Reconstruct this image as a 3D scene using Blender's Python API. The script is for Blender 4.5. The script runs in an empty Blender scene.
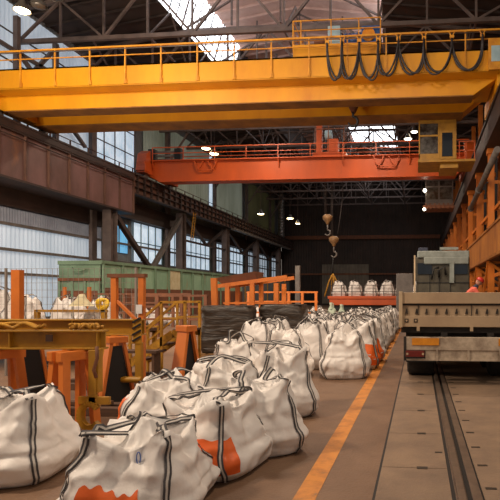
import bpy, math, random
from mathutils import Vector, Matrix, noise
R = math.radians
V = Vector
scene = bpy.context.scene
COL = scene.collection
rnd = random.Random(7)

# ------------------------------------------------------------------ helpers
def lin(r, g, b):
    def f(c):
        c /= 255.0
        return c / 12.92 if c <= 0.04045 else ((c + 0.055) / 1.055) ** 2.4
    return (f(r), f(g), f(b), 1.0)

def wrinkle(m, scale=2.6, strength=0.8, dist=0.05):
    nt = m.node_tree; b = nt.nodes['Principled BSDF']
    tc = nt.nodes.new('ShaderNodeTexCoord')
    n = nt.nodes.new('ShaderNodeTexNoise'); n.noise_type = 'RIDGED_MULTIFRACTAL'
    n.inputs['Scale'].default_value = scale; n.inputs['Detail'].default_value = 3.5; n.inputs['Distortion'].default_value = 0.5
    nt.links.new(tc.outputs['Object'], n.inputs['Vector'])
    bp = nt.nodes.new('ShaderNodeBump'); bp.inputs['Strength'].default_value = strength; bp.inputs['Distance'].default_value = dist
    nt.links.new(n.outputs['Fac'], bp.inputs['Height'])
    old = b.inputs['Normal'].links[0].from_node if b.inputs['Normal'].links else None
    if old is not None: nt.links.new(bp.outputs['Normal'], old.inputs['Normal'])
    else: nt.links.new(bp.outputs['Normal'], b.inputs['Normal'])

def mat(name, c1, c2=None, scale=3.0, rough=0.6, metal=0.0, bump=0.0, bscale=None, stretch=(1, 1, 1), c3=None, lo=0.35, hi=0.65, emit=0.0, ecol=None, transm=0.0, alpha=1.0):
    m = bpy.data.materials.new(name)
    m.use_nodes = True
    nt = m.node_tree
    b = nt.nodes['Principled BSDF']
    b.inputs['Roughness'].default_value = rough
    b.inputs['Metallic'].default_value = metal
    b.inputs['Base Color'].default_value = lin(*c1)
    if transm: b.inputs['Transmission Weight'].default_value = transm
    if alpha < 1: b.inputs['Alpha'].default_value = alpha
    tc = nt.nodes.new('ShaderNodeTexCoord')
    mp = nt.nodes.new('ShaderNodeMapping')
    mp.inputs['Scale'].default_value = stretch
    nt.links.new(tc.outputs['Object'], mp.inputs['Vector'])
    last = None
    if c2 is not None:
        n = nt.nodes.new('ShaderNodeTexNoise')
        n.inputs['Scale'].default_value = scale
        n.inputs['Detail'].default_value = 6
        n.inputs['Roughness'].default_value = 0.65
        nt.links.new(mp.outputs['Vector'], n.inputs['Vector'])
        r = nt.nodes.new('ShaderNodeValToRGB')
        r.color_ramp.elements[0].position = lo
        r.color_ramp.elements[1].position = hi
        r.color_ramp.elements[0].color = lin(*c1)
        r.color_ramp.elements[1].color = lin(*c2)
        if c3 is not None:
            e = r.color_ramp.elements.new(min(0.98, hi + 0.12))
            e.color = lin(*c3)
        nt.links.new(n.outputs['Fac'], r.inputs['Fac'])
        last = r.outputs['Color']
        nt.links.new(last, b.inputs['Base Color'])
    if emit:
        b.inputs['Emission Strength'].default_value = emit
        b.inputs['Emission Color'].default_value = lin(*(ecol or c1))
        if last is not None and ecol is None:
            nt.links.new(last, b.inputs['Emission Color'])
    if bump:
        n2 = nt.nodes.new('ShaderNodeTexNoise')
        n2.inputs['Scale'].default_value = bscale or scale * 4
        n2.inputs['Detail'].default_value = 5
        nt.links.new(mp.outputs['Vector'], n2.inputs['Vector'])
        bp = nt.nodes.new('ShaderNodeBump')
        bp.inputs['Strength'].default_value = bump
        bp.inputs['Distance'].default_value = 0.03
        nt.links.new(n2.outputs['Fac'], bp.inputs['Height'])
        nt.links.new(bp.outputs['Normal'], b.inputs['Normal'])
    return m

class MB:
    def __init__(s):
        s.v = []; s.f = []; s.m = []; s.s = []
    def add(s, vs, fs, m=0, smooth=False):
        o = len(s.v)
        s.v += [V(p) for p in vs]
        for f in fs:
            s.f.append([i + o for i in f]); s.m.append(m); s.s.append(smooth)
        return s
    def box(s, c, d, m=0, rot=None):
        c = V(c); x, y, z = [k / 2 for k in d]
        vs = [V(p) for p in ((-x,-y,-z),(x,-y,-z),(x,y,-z),(-x,y,-z),(-x,-y,z),(x,-y,z),(x,y,z),(-x,y,z))]
        if rot is not None: vs = [rot @ p for p in vs]
        return s.add([p + c for p in vs], [(0,3,2,1),(4,5,6,7),(0,1,5,4),(1,2,6,5),(2,3,7,6),(3,0,4,7)], m)
    def bx(s, x0, x1, y0, y1, z0, z1, m=0):
        return s.box(((x0+x1)/2, (y0+y1)/2, (z0+z1)/2), (abs(x1-x0), abs(y1-y0), abs(z1-z0)), m)
    def frame(s, t, up):
        t = t.normalized()
        if abs(t.dot(up)) > 0.99: up = V((0, 1, 0)) if abs(t.y) < 0.9 else V((1, 0, 0))
        side = t.cross(up).normalized()
        return side, side.cross(t).normalized()
    def beam(s, p0, p1, w, h, m=0, up=V((0,0,1)), w1=None, h1=None):
        p0 = V(p0); p1 = V(p1)
        a, u = s.frame(p1 - p0, V(up))
        w1 = w1 or w; h1 = h1 or h
        vs = []
        for p, ww, hh in ((p0, w, h), (p1, w1, h1)):
            vs += [p - a*ww/2 - u*hh/2, p + a*ww/2 - u*hh/2, p + a*ww/2 + u*hh/2, p - a*ww/2 + u*hh/2]
        return s.add(vs, [(0,1,2,3),(7,6,5,4),(0,4,5,1),(1,5,6,2),(2,6,7,3),(3,7,4,0)], m)
    def ibeam(s, p0, p1, b, h, tf=0.02, tw=0.015, m=0, up=V((0,0,1))):
        p0 = V(p0); p1 = V(p1)
        a, u = s.frame(p1 - p0, V(up))
        s.beam(p0 + u*(h-tf)/2, p1 + u*(h-tf)/2, b, tf, m, up)
        s.beam(p0 - u*(h-tf)/2, p1 - u*(h-tf)/2, b, tf, m, up)
        return s.beam(p0, p1, tw, h - 2*tf, m, up)
    def tube(s, pts, r, n=8, m=0, closed=False, cap=True):
        pts = [V(p) for p in pts]
        N = len(pts)
        rs = r if isinstance(r, (list, tuple)) else [r]*N
        up = V((0,0,1)); vs = []; prev = None
        for i, p in enumerate(pts):
            t = (pts[(i+1) % N] - pts[i-1]) if closed else (pts[min(i+1, N-1)] - pts[max(i-1, 0)])
            t = t.normalized()
            if prev is None:
                a, u = s.frame(t, up)
            else:
                u = (prev - t * prev.dot(t)).normalized(); a = t.cross(u)
            prev = u
            for k in range(n):
                q = 2*math.pi*k/n
                vs.append(p + (a*math.cos(q) + u*math.sin(q))*rs[i])
        fs = []
        for i in range(N if closed else N-1):
            j = (i+1) % N
            for k in range(n):
                l = (k+1) % n
                fs.append((i*n+k, i*n+l, j*n+l, j*n+k))
        s.add(vs, fs, m, True)
        if cap and not closed:
            o = len(s.v) - len(vs)
            s.f.append([o+k for k in range(n)][::-1]); s.m.append(m); s.s.append(False)
            s.f.append([o+(N-1)*n+k for k in range(n)]); s.m.append(m); s.s.append(False)
        return s
    def cyl(s, p0, p1, r, n=16, m=0, r1=None):
        return s.tube([p0, p1], [r, r if r1 is None else r1], n, m)
    def prism(s, poly, y0, y1, m=0, axis='y'):
        # poly in (x,z) extruded along y, or (y,z) along x, or (x,y) along z
        n = len(poly)
        def P(a, b, t):
            return V((a, t, b)) if axis == 'y' else V((t, a, b)) if axis == 'x' else V((a, b, t))
        vs = [P(a, b, y0) for a, b in poly] + [P(a, b, y1) for a, b in poly]
        fs = [list(range(n))[::-1], list(range(n, 2*n))]
        for i in range(n):
            j = (i+1) % n
            fs.append((i, j, n+j, n+i))
        return s.add(vs, fs, m)
    def lathe(s, c, prof, n=20, m=0):
        c = V(c); vs = []; fs = []
        for r, z in prof:
            for k in range(n):
                q = 2*math.pi*k/n
                vs.append(c + V((r*math.cos(q), r*math.sin(q), z)))
        for i in range(len(prof)-1):
            for k in range(n):
                l = (k+1) % n
                fs.append((i*n+k, i*n+l, (i+1)*n+l, (i+1)*n+k))
        return s.add(vs, fs, m, True)
    def build(s, name, mats, parent=None, base=None, local=False, bevel=0.0):
        if not isinstance(mats, (list, tuple)): mats = [mats]
        off = V((0,0,0))
        if parent is not None and not local:
            p = parent
            while p is not None:
                off += p.location; p = p.parent
        elif base is not None:
            off = V(base)
        me = bpy.data.meshes.new(name)
        me.from_pydata([tuple(p - off) for p in s.v], [], s.f)
        for m in mats: me.materials.append(m)
        me.polygons.foreach_set('material_index', s.m)
        me.polygons.foreach_set('use_smooth', s.s)
        me.update()
        import bmesh
        bm = bmesh.new(); bm.from_mesh(me)
        bmesh.ops.recalc_face_normals(bm, faces=bm.faces)
        bm.to_mesh(me); bm.free()
        o = bpy.data.objects.new(name, me)
        COL.objects.link(o)
        if parent is not None: o.parent = parent
        elif base is not None: o.location = base
        if bevel:
            b = o.modifiers.new('bevel', 'BEVEL'); b.width = bevel; b.segments = 2; b.limit_method = 'ANGLE'
        return o

def tag(o, label=None, cat=None, group=None, kind=None):
    if label: o['label'] = label
    if cat: o['category'] = cat
    if group: o['group'] = group
    if kind: o['kind'] = kind
    return o
def thing(name, label, cat, loc=(0,0,0), rz=0.0, group=None):
    o = bpy.data.objects.new(name, None); COL.objects.link(o)
    o.location = loc; o.rotation_euler = (0, 0, rz); o.empty_display_size = 0.2
    return tag(o, label, cat, group)
def struct(o, label=None, group=None):
    return tag(o, label, None, group, 'structure')
def copy_tree(o, parent=None):
    c = o.copy(); COL.objects.link(c)
    if parent is not None: c.parent = parent
    for ch in [k for k in KIDS(o)]: copy_tree(ch, c)
    return c
def KIDS(o): return list(o.children)

# ------------------------------------------------------------------ materials
M = {}
M['concrete'] = mat('concrete', (112,84,63), (132,102,78), 1.3, 0.55, bump=0.25, bscale=30, c3=(86,64,50))
M['slab'] = mat('slab concrete', (146,120,96), (122,100,82), 1.6, 0.62, bump=0.25, bscale=40, c3=(108,90,74))
M['gap'] = mat('joint dirt', (34,28,24))
M['plate'] = mat('embedded steel', (58,50,44), (76,64,54), 8, 0.5, 0.4)
M['stripe'] = mat('floor paint', (214,138,56), (190,120,52), 5, 0.55, c3=(134,100,70), lo=0.42, hi=0.60)
M['railsteel'] = mat('rail steel', (138,118,102), (116,98,86), 6, 0.38, 0.5)
M['crane_yellow'] = mat('crane yellow', (226,156,20), (210,140,22), 0.35, 0.42, stretch=(1,1,0.4), c3=(196,122,24), lo=0.4, hi=0.62)
M['crane_yellow2'] = mat('crane yellow lattice', (226,158,40), (190,120,30), 2, 0.5)
M['crane_orange'] = mat('crane orange', (198,84,26), (176,74,26), 0.4, 0.45, stretch=(1,1,0.4), c3=(140,64,38), lo=0.4, hi=0.65)
M['col_orange'] = mat('column orange', (220,126,38), (188,102,36), 0.8, 0.5, stretch=(1,1,0.3), c3=(120,58,26))
M['girder_red'] = mat('girder red brown', (118,86,82), (94,68,62), 0.35, 0.55, stretch=(1,1,0.5), c3=(134,86,56), lo=0.4, hi=0.62)
M['girder_dark'] = mat('girder dark brown', (64,46,40), (48,36,32), 0.6, 0.65)
M['girder_rust'] = mat('girder rusty', (104,72,58), (80,54,44), 0.8, 0.6)
M['steel_dark'] = mat('truss steel', (108,92,86), (80,68,64), 0.8, 0.6)
M['steel_grey'] = mat('grey steel', (112,104,98), (88,80,76), 2, 0.5)
M['roof_dark'] = mat('roof deck', (66,52,46), (52,42,38), 0.4, 0.8)  # shadow on the main roof is put into this dark colour
M['roof_daylit'] = mat('monitor deck', (196,164,152), (170,138,126), 0.5, 0.75)  # daylight on the monitor deck is put into this pale pink
M['wall_steel'] = mat('wall cladding', (120,122,122), (96,98,98), 0.3, 0.7, stretch=(1,1,0.2))
M['wall_dark'] = mat('dark cladding', (66,52,46), (50,42,38), 0.4, 0.8)
M['wall_brown'] = mat('brown cladding', (46,34,28), (36,28,24), 0.4, 0.85)
M['glow_blue'] = mat('translucent sheet', (190,202,214), (164,178,192), 0.5, 0.5, stretch=(1,1,0.2), emit=0.55)
M['glow_rib'] = mat('translucent ribbed strip', (150,152,160), (128,130,138), 0.5, 0.5, emit=0.18)
M['glow_pale'] = mat('weathered translucent sheet', (150,156,140), (120,126,108), 0.25, 0.6, stretch=(1,1,0.3), emit=0.24)
M['glow_olive'] = mat('olive translucent sheet', (96,92,58), (72,70,48), 0.3, 0.6, emit=0.10)
M['glow_window'] = mat('daylit pane', (206,222,236), (170,190,208), 0.8, 0.3, emit=0.8)
M['glow_cyan'] = mat('blue daylit pane', (96,168,216), (120,186,226), 0.8, 0.3, emit=0.7)
M['skylight'] = mat('skylight glass', (244,246,250), (226,232,240), 0.6, 0.3, emit=4.5)
M['lamp_on'] = mat('lamp glass lit', (255,226,170), rough=0.3, emit=14.0)
M['lamp_white'] = mat('lamp glass white', (255,244,220), rough=0.3, emit=10.0)
M['lamp_shade'] = mat('lamp shade', (120,112,104), (96,90,84), 3, 0.4, 0.5)
M['parapet'] = mat('parapet ochre', (176,112,48), (140,84,38), 0.9, 0.6, stretch=(1,1,0.3), c3=(96,58,34))
M['crane_shade'] = mat('girder underside shade', (150,98,34), (112,72,32), 0.8, 0.7)  # underside shade put into a darker flange colour
M['green'] = mat('green painted steel', (150,182,152), (126,160,132), 0.6, 0.55, stretch=(1,1,0.4), c3=(160,136,104), lo=0.42, hi=0.6)
M['green_dark'] = mat('green dark', (120,146,120), (98,120,96), 0.8, 0.6)
M['rust'] = mat('rust', (124,74,46), (96,60,42), 2.0, 0.75, c3=(150,96,62))
M['cream'] = mat('cream patch', (206,196,160), (186,170,130), 2, 0.6)
M['beam_yellow'] = mat('beam yellow', (176,128,30), (150,106,28), 1.6, 0.5, c3=(110,78,34), lo=0.42, hi=0.64)
M['sling_yellow'] = mat('sling yellow', (196,142,36), (150,104,34), 8, 0.8)
M['trestle'] = mat('trestle orange', (214,118,42), (192,102,38), 1.5, 0.5, c3=(132,74,42), lo=0.45, hi=0.66)
M['black'] = mat('black', (22,20,20), rough=0.6)
M['hole'] = mat('dark opening', (60,36,20), rough=0.8)
M['rubber'] = mat('rubber', (28,27,26), (38,35,33), 6, 0.8)
M['wood'] = mat('timber', (98,70,52), (74,54,42), 3, 0.8, stretch=(1,6,6))
M['pallet'] = mat('pallet wood', (170,130,84), (140,104,66), 3, 0.8)
M['wrap'] = mat('black stretch wrap', (70,58,48), (40,34,30), 3.0, 0.38, stretch=(0.8,0.8,7), bump=0.8, bscale=4, c3=(120,98,76), lo=0.40, hi=0.62)
M['bag'] = mat('woven white', (244,238,232), (232,222,214), 2.2, 0.5, bump=0.3, bscale=9, c3=(246,242,238))
M['bagfar'] = mat('woven white dusty', (232,224,218), (212,204,198), 2.2, 0.55, bump=0.3, bscale=9)
wrinkle(M['bag'], 3.4, 1.0, 0.09); wrinkle(M['bagfar'], 3.4, 1.0, 0.09)
M['bag_green'] = mat('pale green woven', (196,208,188), (176,190,168), 3, 0.6)
M['bag_orange'] = mat('orange print', (240,110,36), (226,96,30), 3, 0.5, bump=0.1, bscale=14)
M['strap_dark'] = mat('strap dark', (74,70,72), (56,52,54), 20, 0.7)
M['strap_light'] = mat('strap light', (206,198,188), (180,172,164), 20, 0.7)
M['strap_blue'] = mat('strap blue', (70,92,142), (60,78,120), 20, 0.7)
M['tie_blue'] = mat('blue cord', (84,116,190), rough=0.6)
M['truck_bed'] = mat('truck beige', (186,160,128), (166,140,112), 1.2, 0.6, c3=(138,114,92), bump=0.05)
M['truck_edge'] = mat('truck beige edge', (200,176,142), (176,152,122), 2, 0.6)
M['truck_white'] = mat('truck dirty white', (196,178,156), (146,128,110), 3.0, 0.6, c3=(86,74,64), lo=0.4, hi=0.62)
M['truck_cab'] = mat('cab dirty grey', (84,78,64), (62,56,46), 1.5, 0.5)
M['cab_light'] = mat('cab roof pale', (140,146,140), (112,116,110), 2, 0.45)
M['chassis'] = mat('chassis', (52,44,38), (38,32,28), 3, 0.7)
M['tail_red'] = mat('tail lens red', (116,36,30), (96,30,28), 6, 0.3)
M['reflector'] = mat('amber reflective', (226,146,36), (204,128,34), 6, 0.4)
M['glass_dark'] = mat('dark cab glass', (30,38,48), rough=0.12)
M['cab_glass'] = mat('cabin glass', (92,88,84), (40,34,30), 2.5, 0.15, lo=0.35, hi=0.6)
M['motor_blue'] = mat('motor blue', (44,92,160), (36,74,130), 4, 0.45)
M['panel_blue'] = mat('electrical cabinet pale', (170,196,206), (150,178,190), 3, 0.4)
M['cable'] = mat('festoon rubber', (40,36,38), (58,52,54), 6, 0.55)
M['hook_tan'] = mat('hook block tan', (156,118,76), (120,88,58), 3, 0.5)
M['wire'] = mat('wire rope', (74,66,64), rough=0.5, metal=0.4)
M['hose'] = mat('hose yellow', (232,190,40), (210,168,36), 6, 0.5)
M['sign'] = mat('paper', (226,224,222), (206,206,206), 8, 0.6)
M['coral'] = mat('coral work jacket', (232,112,92), (214,98,80), 8, 0.8)
M['navy'] = mat('dark work vest', (40,42,52), rough=0.8)
M['skin'] = mat('skin', (206,146,120), rough=0.55)
M['helmet'] = mat('red helmet', (190,42,34), rough=0.35)
M['trousers'] = mat('work trousers', (52,56,72), rough=0.85)
M['duct'] = mat('duct metal', (176,172,168), (136,130,126), 3, 0.35, 0.7, stretch=(1,1,3))
M['mesh_wire'] = mat('fence wire', (150,140,132), rough=0.5, metal=0.3)
M['beige'] = mat('pale far cladding', (120,110,96), (96,88,78), 0.5, 0.7)
M['blackgreen'] = mat('teal steel', (84,112,112), (70,92,92), 1, 0.6)

# ------------------------------------------------------------------ the shell
LEFT, FARY, RIGHT = -26.5, 95.0, 7.5
m = MB(); m.bx(-30, 12, -8, FARY+2, -0.3, 0.0)
struct(m.build('floor', M['concrete'], base=(0,0,0)), 'worn brown concrete floor of the hall')
# slab strip between the long joint and the rail, and the slabs beyond the rail
m = MB()
m.bx(-0.40, 3.3, -4, 60, 0.0, 0.004, 1)
y = -3.8
k = 0
while y < 58:
    m.bx(-0.375, 0.285, y+0.006, y+1.262, 0.0, 0.012, 0)
    m.bx(-0.02, 0.09, y-0.035, y+0.035, 0.012, 0.016, 2)
    if k % 5 == 2: m.bx(0.18, 0.26, y+0.5, y+0.54, 0.012, 0.016, 2)
    y += 1.268; k += 1
y = -3.9
while y < 58:
    m.bx(0.565, 3.28, y+0.006, y+6.33, 0.0, 0.012, 0)
    y += 6.34
y = -3.5
while y < 58:
    m.bx(0.60, 0.70, y, y+0.045, 0.012, 0.016, 2); y += 0.62
struct(m.build('floor_1', [M['slab'], M['gap'], M['plate']], base=(0,0,0)), 'pale concrete slabs with small steel plates laid along the rail')
m = MB(); m.bx(-1.08, -0.885, -6, 40, 0.0, 0.003)
struct(m.build('trim_1', M['stripe'], base=(-0.98,0,0)), 'worn yellow-orange line painted along the floor')
t = thing('railway_track', 'steel rails sunk in the concrete slabs, running under the truck', 'rail track', (1.1,0,0))
for x in (0.37, 1.89):
    m = MB()
    m.bx(x-0.035, x+0.035, -4, 60, 0.006, 0.05, 0)
    m.bx(x-0.05, x+0.05, -4, 60, 0.0, 0.012, 0)
    m.bx(x+0.09, x+0.175, -4, 60, 0.004, 0.03, 0)
    m.build('rail', M['railsteel'], t, bevel=0.006)

def corrugated(x0, y0, y1, z0, z1, pitch=0.3, depth=0.05, axis='y'):
    m = MB(); n = max(2, int((y1-y0)/pitch)); vs = []; fs = []
    for i in range(2*n+1):
        yy = y0 + (y1-y0)*i/(2*n)
        dx = depth if i % 2 else 0.0
        for zz in (z0, z1):
            vs.append((x0+dx, yy, zz) if axis == 'y' else (yy, x0+dx, zz))
    for i in range(2*n): fs.append((2*i, 2*i+2, 2*i+3, 2*i+1))
    m.add(vs, fs)
    return m
m = corrugated(LEFT-0.06, 14, FARY, 0, 21.3)
m.bx(LEFT-0.3, LEFT-0.1, 14, FARY, 0, 21.3)
struct(m.build('wall_left', M['wall_steel'], base=(LEFT,14,0)), 'grey corrugated steel wall behind the crane runway')
m = corrugated(FARY, LEFT, RIGHT, 0, 25.5, 0.5, 0.06, axis='x')
m.bx(LEFT, RIGHT, FARY+0.1, FARY+0.3, 0, 25.5)
struct(m.build('wall_far', M['wall_dark'], base=(-10,FARY,0)), 'dark end wall of the hall')
m = corrugated(RIGHT, 14, FARY, 0, 20.3, 0.4, -0.06)
m.bx(RIGHT+0.02, RIGHT+0.25, 14, FARY, 0, 21.3)
struct(m.build('wall_right', M['wall_brown'], base=(RIGHT,14,0)), 'brown corrugated wall behind the orange columns')
# roof: low slopes plus the raised monitor
ML, MR, ZE, ZM, ZT = -18.2, -2.6, 21.1, 22.4, 25.8
Y0R = 17.0
m = MB()
def slope(xa, za, xb, zb, th=0.15, mi=0):
    m.prism([(xa,za),(xb,zb),(xb,zb+th),(xa,za+th)], Y0R, FARY, mi)
slope(LEFT-0.3, ZE, ML, ZM); slope(MR, ZM, RIGHT+0.3, ZE)
slope(ML+1.0, ZT, -10.4, ZT+1.0, mi=1); slope(-10.4, ZT+1.0, MR, ZT, mi=1)
yy = Y0R + 1.5
while yy < FARY:
    for (xa, za, xb, zb) in ((LEFT, ZE-0.1, ML, ZM-0.1), (MR, ZM-0.1, RIGHT, ZE-0.1)):
        m.beam((xa, yy, za), (xb, yy, zb), 0.1, 0.14, 0)
    for (xa, za, xb, zb) in ((ML+1, ZT-0.1, -10.4, ZT+0.9), (-10.4, ZT+0.9, MR, ZT-0.1)):
        m.beam((xa, yy, za), (xb, yy, zb), 0.14, 0.2, 1)
    yy += 1.5
struct(m.build('ceiling', [M['roof_dark'], M['roof_daylit']], base=(-10,Y0R,20)), 'dark steel roof deck with a raised monitor roof along the middle')
nwin = [0]
def window(mb, mats, label, base, group=None):
    nwin[0] += 1
    return struct(mb.build('window_%d' % nwin[0], mats, base=base), label, group)
# monitor glazing (skylight bands), one object per bay of 6 m
yb = Y0R
while yb < 93:
    for (xa, xb, side) in ((ML, ML+1.0, 'l'), (MR, MR-0.15, 'r')):
        if yb > 44:
            continue
        m = MB()
        m.add([(xa, yb+0.05, ZM+0.1), (xa, yb+5.95, ZM+0.1), (xb, yb+5.95, ZT), (xb, yb+0.05, ZT)], [(0,1,2,3)], 0)
        for q in range(7):
            m.beam((xa+0.02, yb+q, ZM+0.1), (xb+0.02, yb+q, ZT), 0.07, 0.07, 1)
        for fz in (0.33, 0.66):
            m.beam((xa+(xb-xa)*fz+0.03, yb, ZM+(ZT-ZM)*fz), (xa+(xb-xa)*fz+0.03, yb+6, ZM+(ZT-ZM)*fz), 0.06, 0.06, 1)
        window(m, [M['skylight'], M['steel_grey']], 'bright glazed skylight band in the roof monitor', (xa, yb, ZM), 'skylight bays')
    yb += 6.0
m = MB(); m.bx(ML,ML+1.0,47,FARY,ZM,ZT); m.bx(MR-0.15,MR,47,FARY,ZM,ZT)
struct(m.build('wall_monitor', M['roof_dark'], base=(-10,47,ZM)), 'blind dark side sheeting of the roof monitor farther down the hall')
m = MB()
def zr(x): return ZT+1.0-(x+10.4)/(MR+10.4)*1.0 - 0.45
m.add([(-10.2,60,zr(-10.2)),(-3.2,60,zr(-3.2)),(-3.2,80,zr(-3.2)),(-10.2,80,zr(-10.2))],[(0,1,2,3)],0)
for q in range(8): m.beam((-10.2+q,60,zr(-10.2+q)-0.03),(-10.2+q,80,zr(-10.2+q)-0.03),0.07,0.06,1)
window(m, [M['skylight'], M['steel_grey']], 'bright skylight panel far up in the monitor roof, above the orange crane', (-7,62,26))
# wall windows per bay between columns
COLY = [38, 50, 62, 74, 86]
def panel(y0, y1, z0, z1, mt, label, grp, x=LEFT+0.08, mull=0.0, bars=0, frame=M['steel_grey'], pitch=0.35):
    m = corrugated(x, y0, y1, z0, z1, pitch, 0.04)
    m.m = [0]*len(m.f)
    if mull:
        q = y0
        while q <= y1 + 0.01:
            m.bx(x+0.03, x+0.10, q-0.04, q+0.04, z0, z1, 1); q += mull
    for b in range(bars):
        zz = z0 + (z1-z0)*(b+1)/(bars+1)
        m.bx(x+0.03, x+0.10, y0, y1, zz-0.04, zz+0.04, 1)
    window(m, [mt, frame], label, (x, y0, z0), grp)
panel(24, 39.6, 0.3, 6.3, M['glow_blue'], 'pale blue daylit sheeting behind the green bin, under the deep girder', None)
panel(24, 39.6, 6.5, 7.45, M['glow_rib'], 'grey ribbed sheeting strip high under the deep girder', None, pitch=0.22)
panel(26, 38.0, 13.2, 20.75, M['glow_blue'], 'tall pale blue daylit sheeting above the deep girder', None, bars=3, frame=M['girder_dark'])
panel(38.4, 44.5, 12.8, 18.6, M['glow_window'], 'white daylit glazing with dark mullions above the girder', None, mull=1.5, bars=2, frame=M['steel_dark'])
panel(46, 61, 12.8, 19.6, M['glow_pale'], 'weathered pale green sheeting seen above the orange crane', None, pitch=0.5)
panel(63, 73, 12.8, 19.6, M['glow_pale'], 'weathered sheeting beyond the orange crane, next to a white slot', None, pitch=0.5)
panel(61.2, 62.8, 12.8, 19.6, M['glow_window'], 'narrow white daylit slot in the upper wall', None)
panel(75, 90, 11.5, 19.6, M['glow_olive'], 'dim olive sheeting high at the far end of the wall', None, pitch=0.6)
panel(40.6, 43.4, 5.6, 8.2, M['glow_cyan'], 'small bright blue window pane behind the first column', None, mull=1.4)
for i, (a, b) in enumerate(((44.2, 49.4), (50.8, 61.2), (62.8, 73.2), (74.8, 85.2), (86.6, 93))):
    panel(a, b, 5.0, 8.6, M['glow_window'] if i < 3 else M['glow_blue'], 'white daylit strip window between steel columns', 'strip windows under the runway', mull=1.3, bars=1, frame=M['blackgreen'])
    panel(a, b, 0.5, 4.6, M['glow_blue'] if i < 2 else M['glow_rib'], 'pale daylit lower sheeting between steel columns', 'lower sheeting bays', mull=2.6)
m = MB()
for z in (6.4, 4.75, 3.2): m.bx(LEFT+0.12, LEFT+0.3, 22, 93, z-0.09, z+0.09)
struct(m.build('trim_2', M['steel_grey'], base=(LEFT,22,4)), 'horizontal steel rails along the daylit wall')
m = MB(); m.bx(LEFT+0.1, LEFT+0.7, 20, 93, 8.7, 10.2); m.bx(LEFT+0.1, LEFT+0.4, 20, 39.6, 7.5, 8.7)
struct(m.build('trim_3', M['girder_dark'], base=(LEFT,22,8.7)), 'dark steel band on the wall behind the runway girder')
# far wall dressing
m = MB(); m.bx(-25.8, 4, FARY-0.5, FARY-0.1, 12.6, 13.3); m.bx(-25.8, 4, FARY-0.4, FARY-0.1, 5.8, 6.1)
struct(m.build('trim_4', M['rust'], base=(-10,FARY,12)), 'rusty ledge across the dark end wall')
m = corrugated(FARY-0.25, -18.5, -9.5, 0.3, 7.8, 0.6, 0.05, axis='x')
struct(m.build('door_1', M['beige'], base=(-14,FARY,0)), 'pale sheet door low in the dark end wall')
m = corrugated(FARY-0.25, -24.5, -19, 0.3, 5.8, 0.6, 0.05, axis='x')
struct(m.build('door_2', M['wall_brown'], base=(-22,FARY,0)), 'brown sheet door low in the end wall')

# ------------------------------------------------------------------ structure frame
def truss(y):
    m = MB()
    zc = 18.6
    def top(x):
        if x < ML: return ZE-0.35 + (x-LEFT)/(ML-LEFT)*(ZM-ZE)
        if x > MR: return ZM-0.35 + (x-MR)/(RIGHT-MR)*(ZE-ZM)
        return ZM-0.3
    m.beam((LEFT, y, zc), (RIGHT, y, zc), 0.24, 0.26)
    xs = [LEFT + 3.0*i for i in range(12)]
    xs[-1] = RIGHT if RIGHT - xs[-1] < 3 else xs[-1]
    for a, b in zip(xs[:-1], xs[1:]):
        m.beam((a, y, top(a)), (b, y, top(b)), 0.24, 0.24)
    for i, x in enumerate(xs):
        m.beam((x, y, zc), (x, y, top(x)), 0.13, 0.13, up=(0,1,0))
        if i+1 < len(xs):
            a, b = (x, xs[i+1])
            if i % 2: m.beam((a, y, top(a)), (b, y, zc), 0.15, 0.15, up=(0,1,0))
            else: m.beam((a, y, zc), (b, y, top(b)), 0.15, 0.15, up=(0,1,0))
    # monitor frame
    for a, b in (((ML,y,ZM),(ML+1,y,ZT)), ((MR,y,ZM),(MR-0.15,y,ZT)), ((-10.4,y,ZM),(-10.4,y,ZT+0.8)), ((ML+0.5,y,ZM),(-10.4,y,ZT+0.6)), ((MR,y,ZM),(-10.4,y,ZT+0.6)), ((ML+4,y,ZM),(ML+4,y,ZT+0.2)), ((MR-4,y,ZM),(MR-4,y,ZT+0.2))):
        m.beam(a, b, 0.13, 0.13, up=(0,1,0))
    return m
for i in range(11):
    y = 31.0 + 6*i
    struct(truss(y).build('roof_truss_beam', M['steel_dark'], base=(-10,y,18.6)), 'dark steel lattice roof truss spanning the hall', 'roof trusses')
# longitudinal bracing in the roof
for x in (-23.5, -17.5, -8.5, -2.5, 3.5):
    m = MB()
    for i in range(10):
        y = 31+6*i
        m.beam((x,y,18.6),(x,y+6,18.6),0.12,0.12)
        m.beam((x,y,18.6),(x,y+3,20.4 if x in (-23.5,3.5) else 21.8),0.1,0.1,up=(1,0,0)); m.beam((x,y+6,18.6),(x,y+3,20.4 if x in (-23.5,3.5) else 21.8),0.1,0.1,up=(1,0,0))
    struct(m.build('roof_brace_beam', M['steel_dark'], base=(x,31,18.6)), 'dark lattice brace running lengthwise under the roof', 'roof braces')
for i, y in enumerate(COLY):
    m = MB()
    m.ibeam((-24.6,y,0), (-24.6,y,10.3 if i else 8.6), 0.7, 0.9, 0.05, 0.04, up=(0,1,0))
    m.bx(-26.2,-25.9,y-0.3,y+0.3,0,20)
    m.bx(-25.9,-24.9,y-0.04,y+0.04,9.0,9.6)
    m.beam((-26.0,y,15.5),(-23.6,y,19.0),0.15,0.15,up=(0,1,0))
    struct(m.build('steel_column', M['steel_dark'], base=(-24.6,y,0)), 'dark steel column carrying the rusty runway girder', 'steel columns under the rusty runway')
for (a, b) in (((-24.5,38.5,8.3),(-24.5,44,4.1)), ((-24.5,44,4.1),(-24.5,49.6,9.8))):
    m = MB(); m.ibeam(a, b, 0.35, 0.4, 0.04, 0.04, up=(1,0,0))
    struct(m.build('bracing_beam', M['steel_grey'] if a[1] > 40 else M['girder_dark'], base=a), 'slanting steel brace between the first two columns', 'v braces over the green bin')
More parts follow.
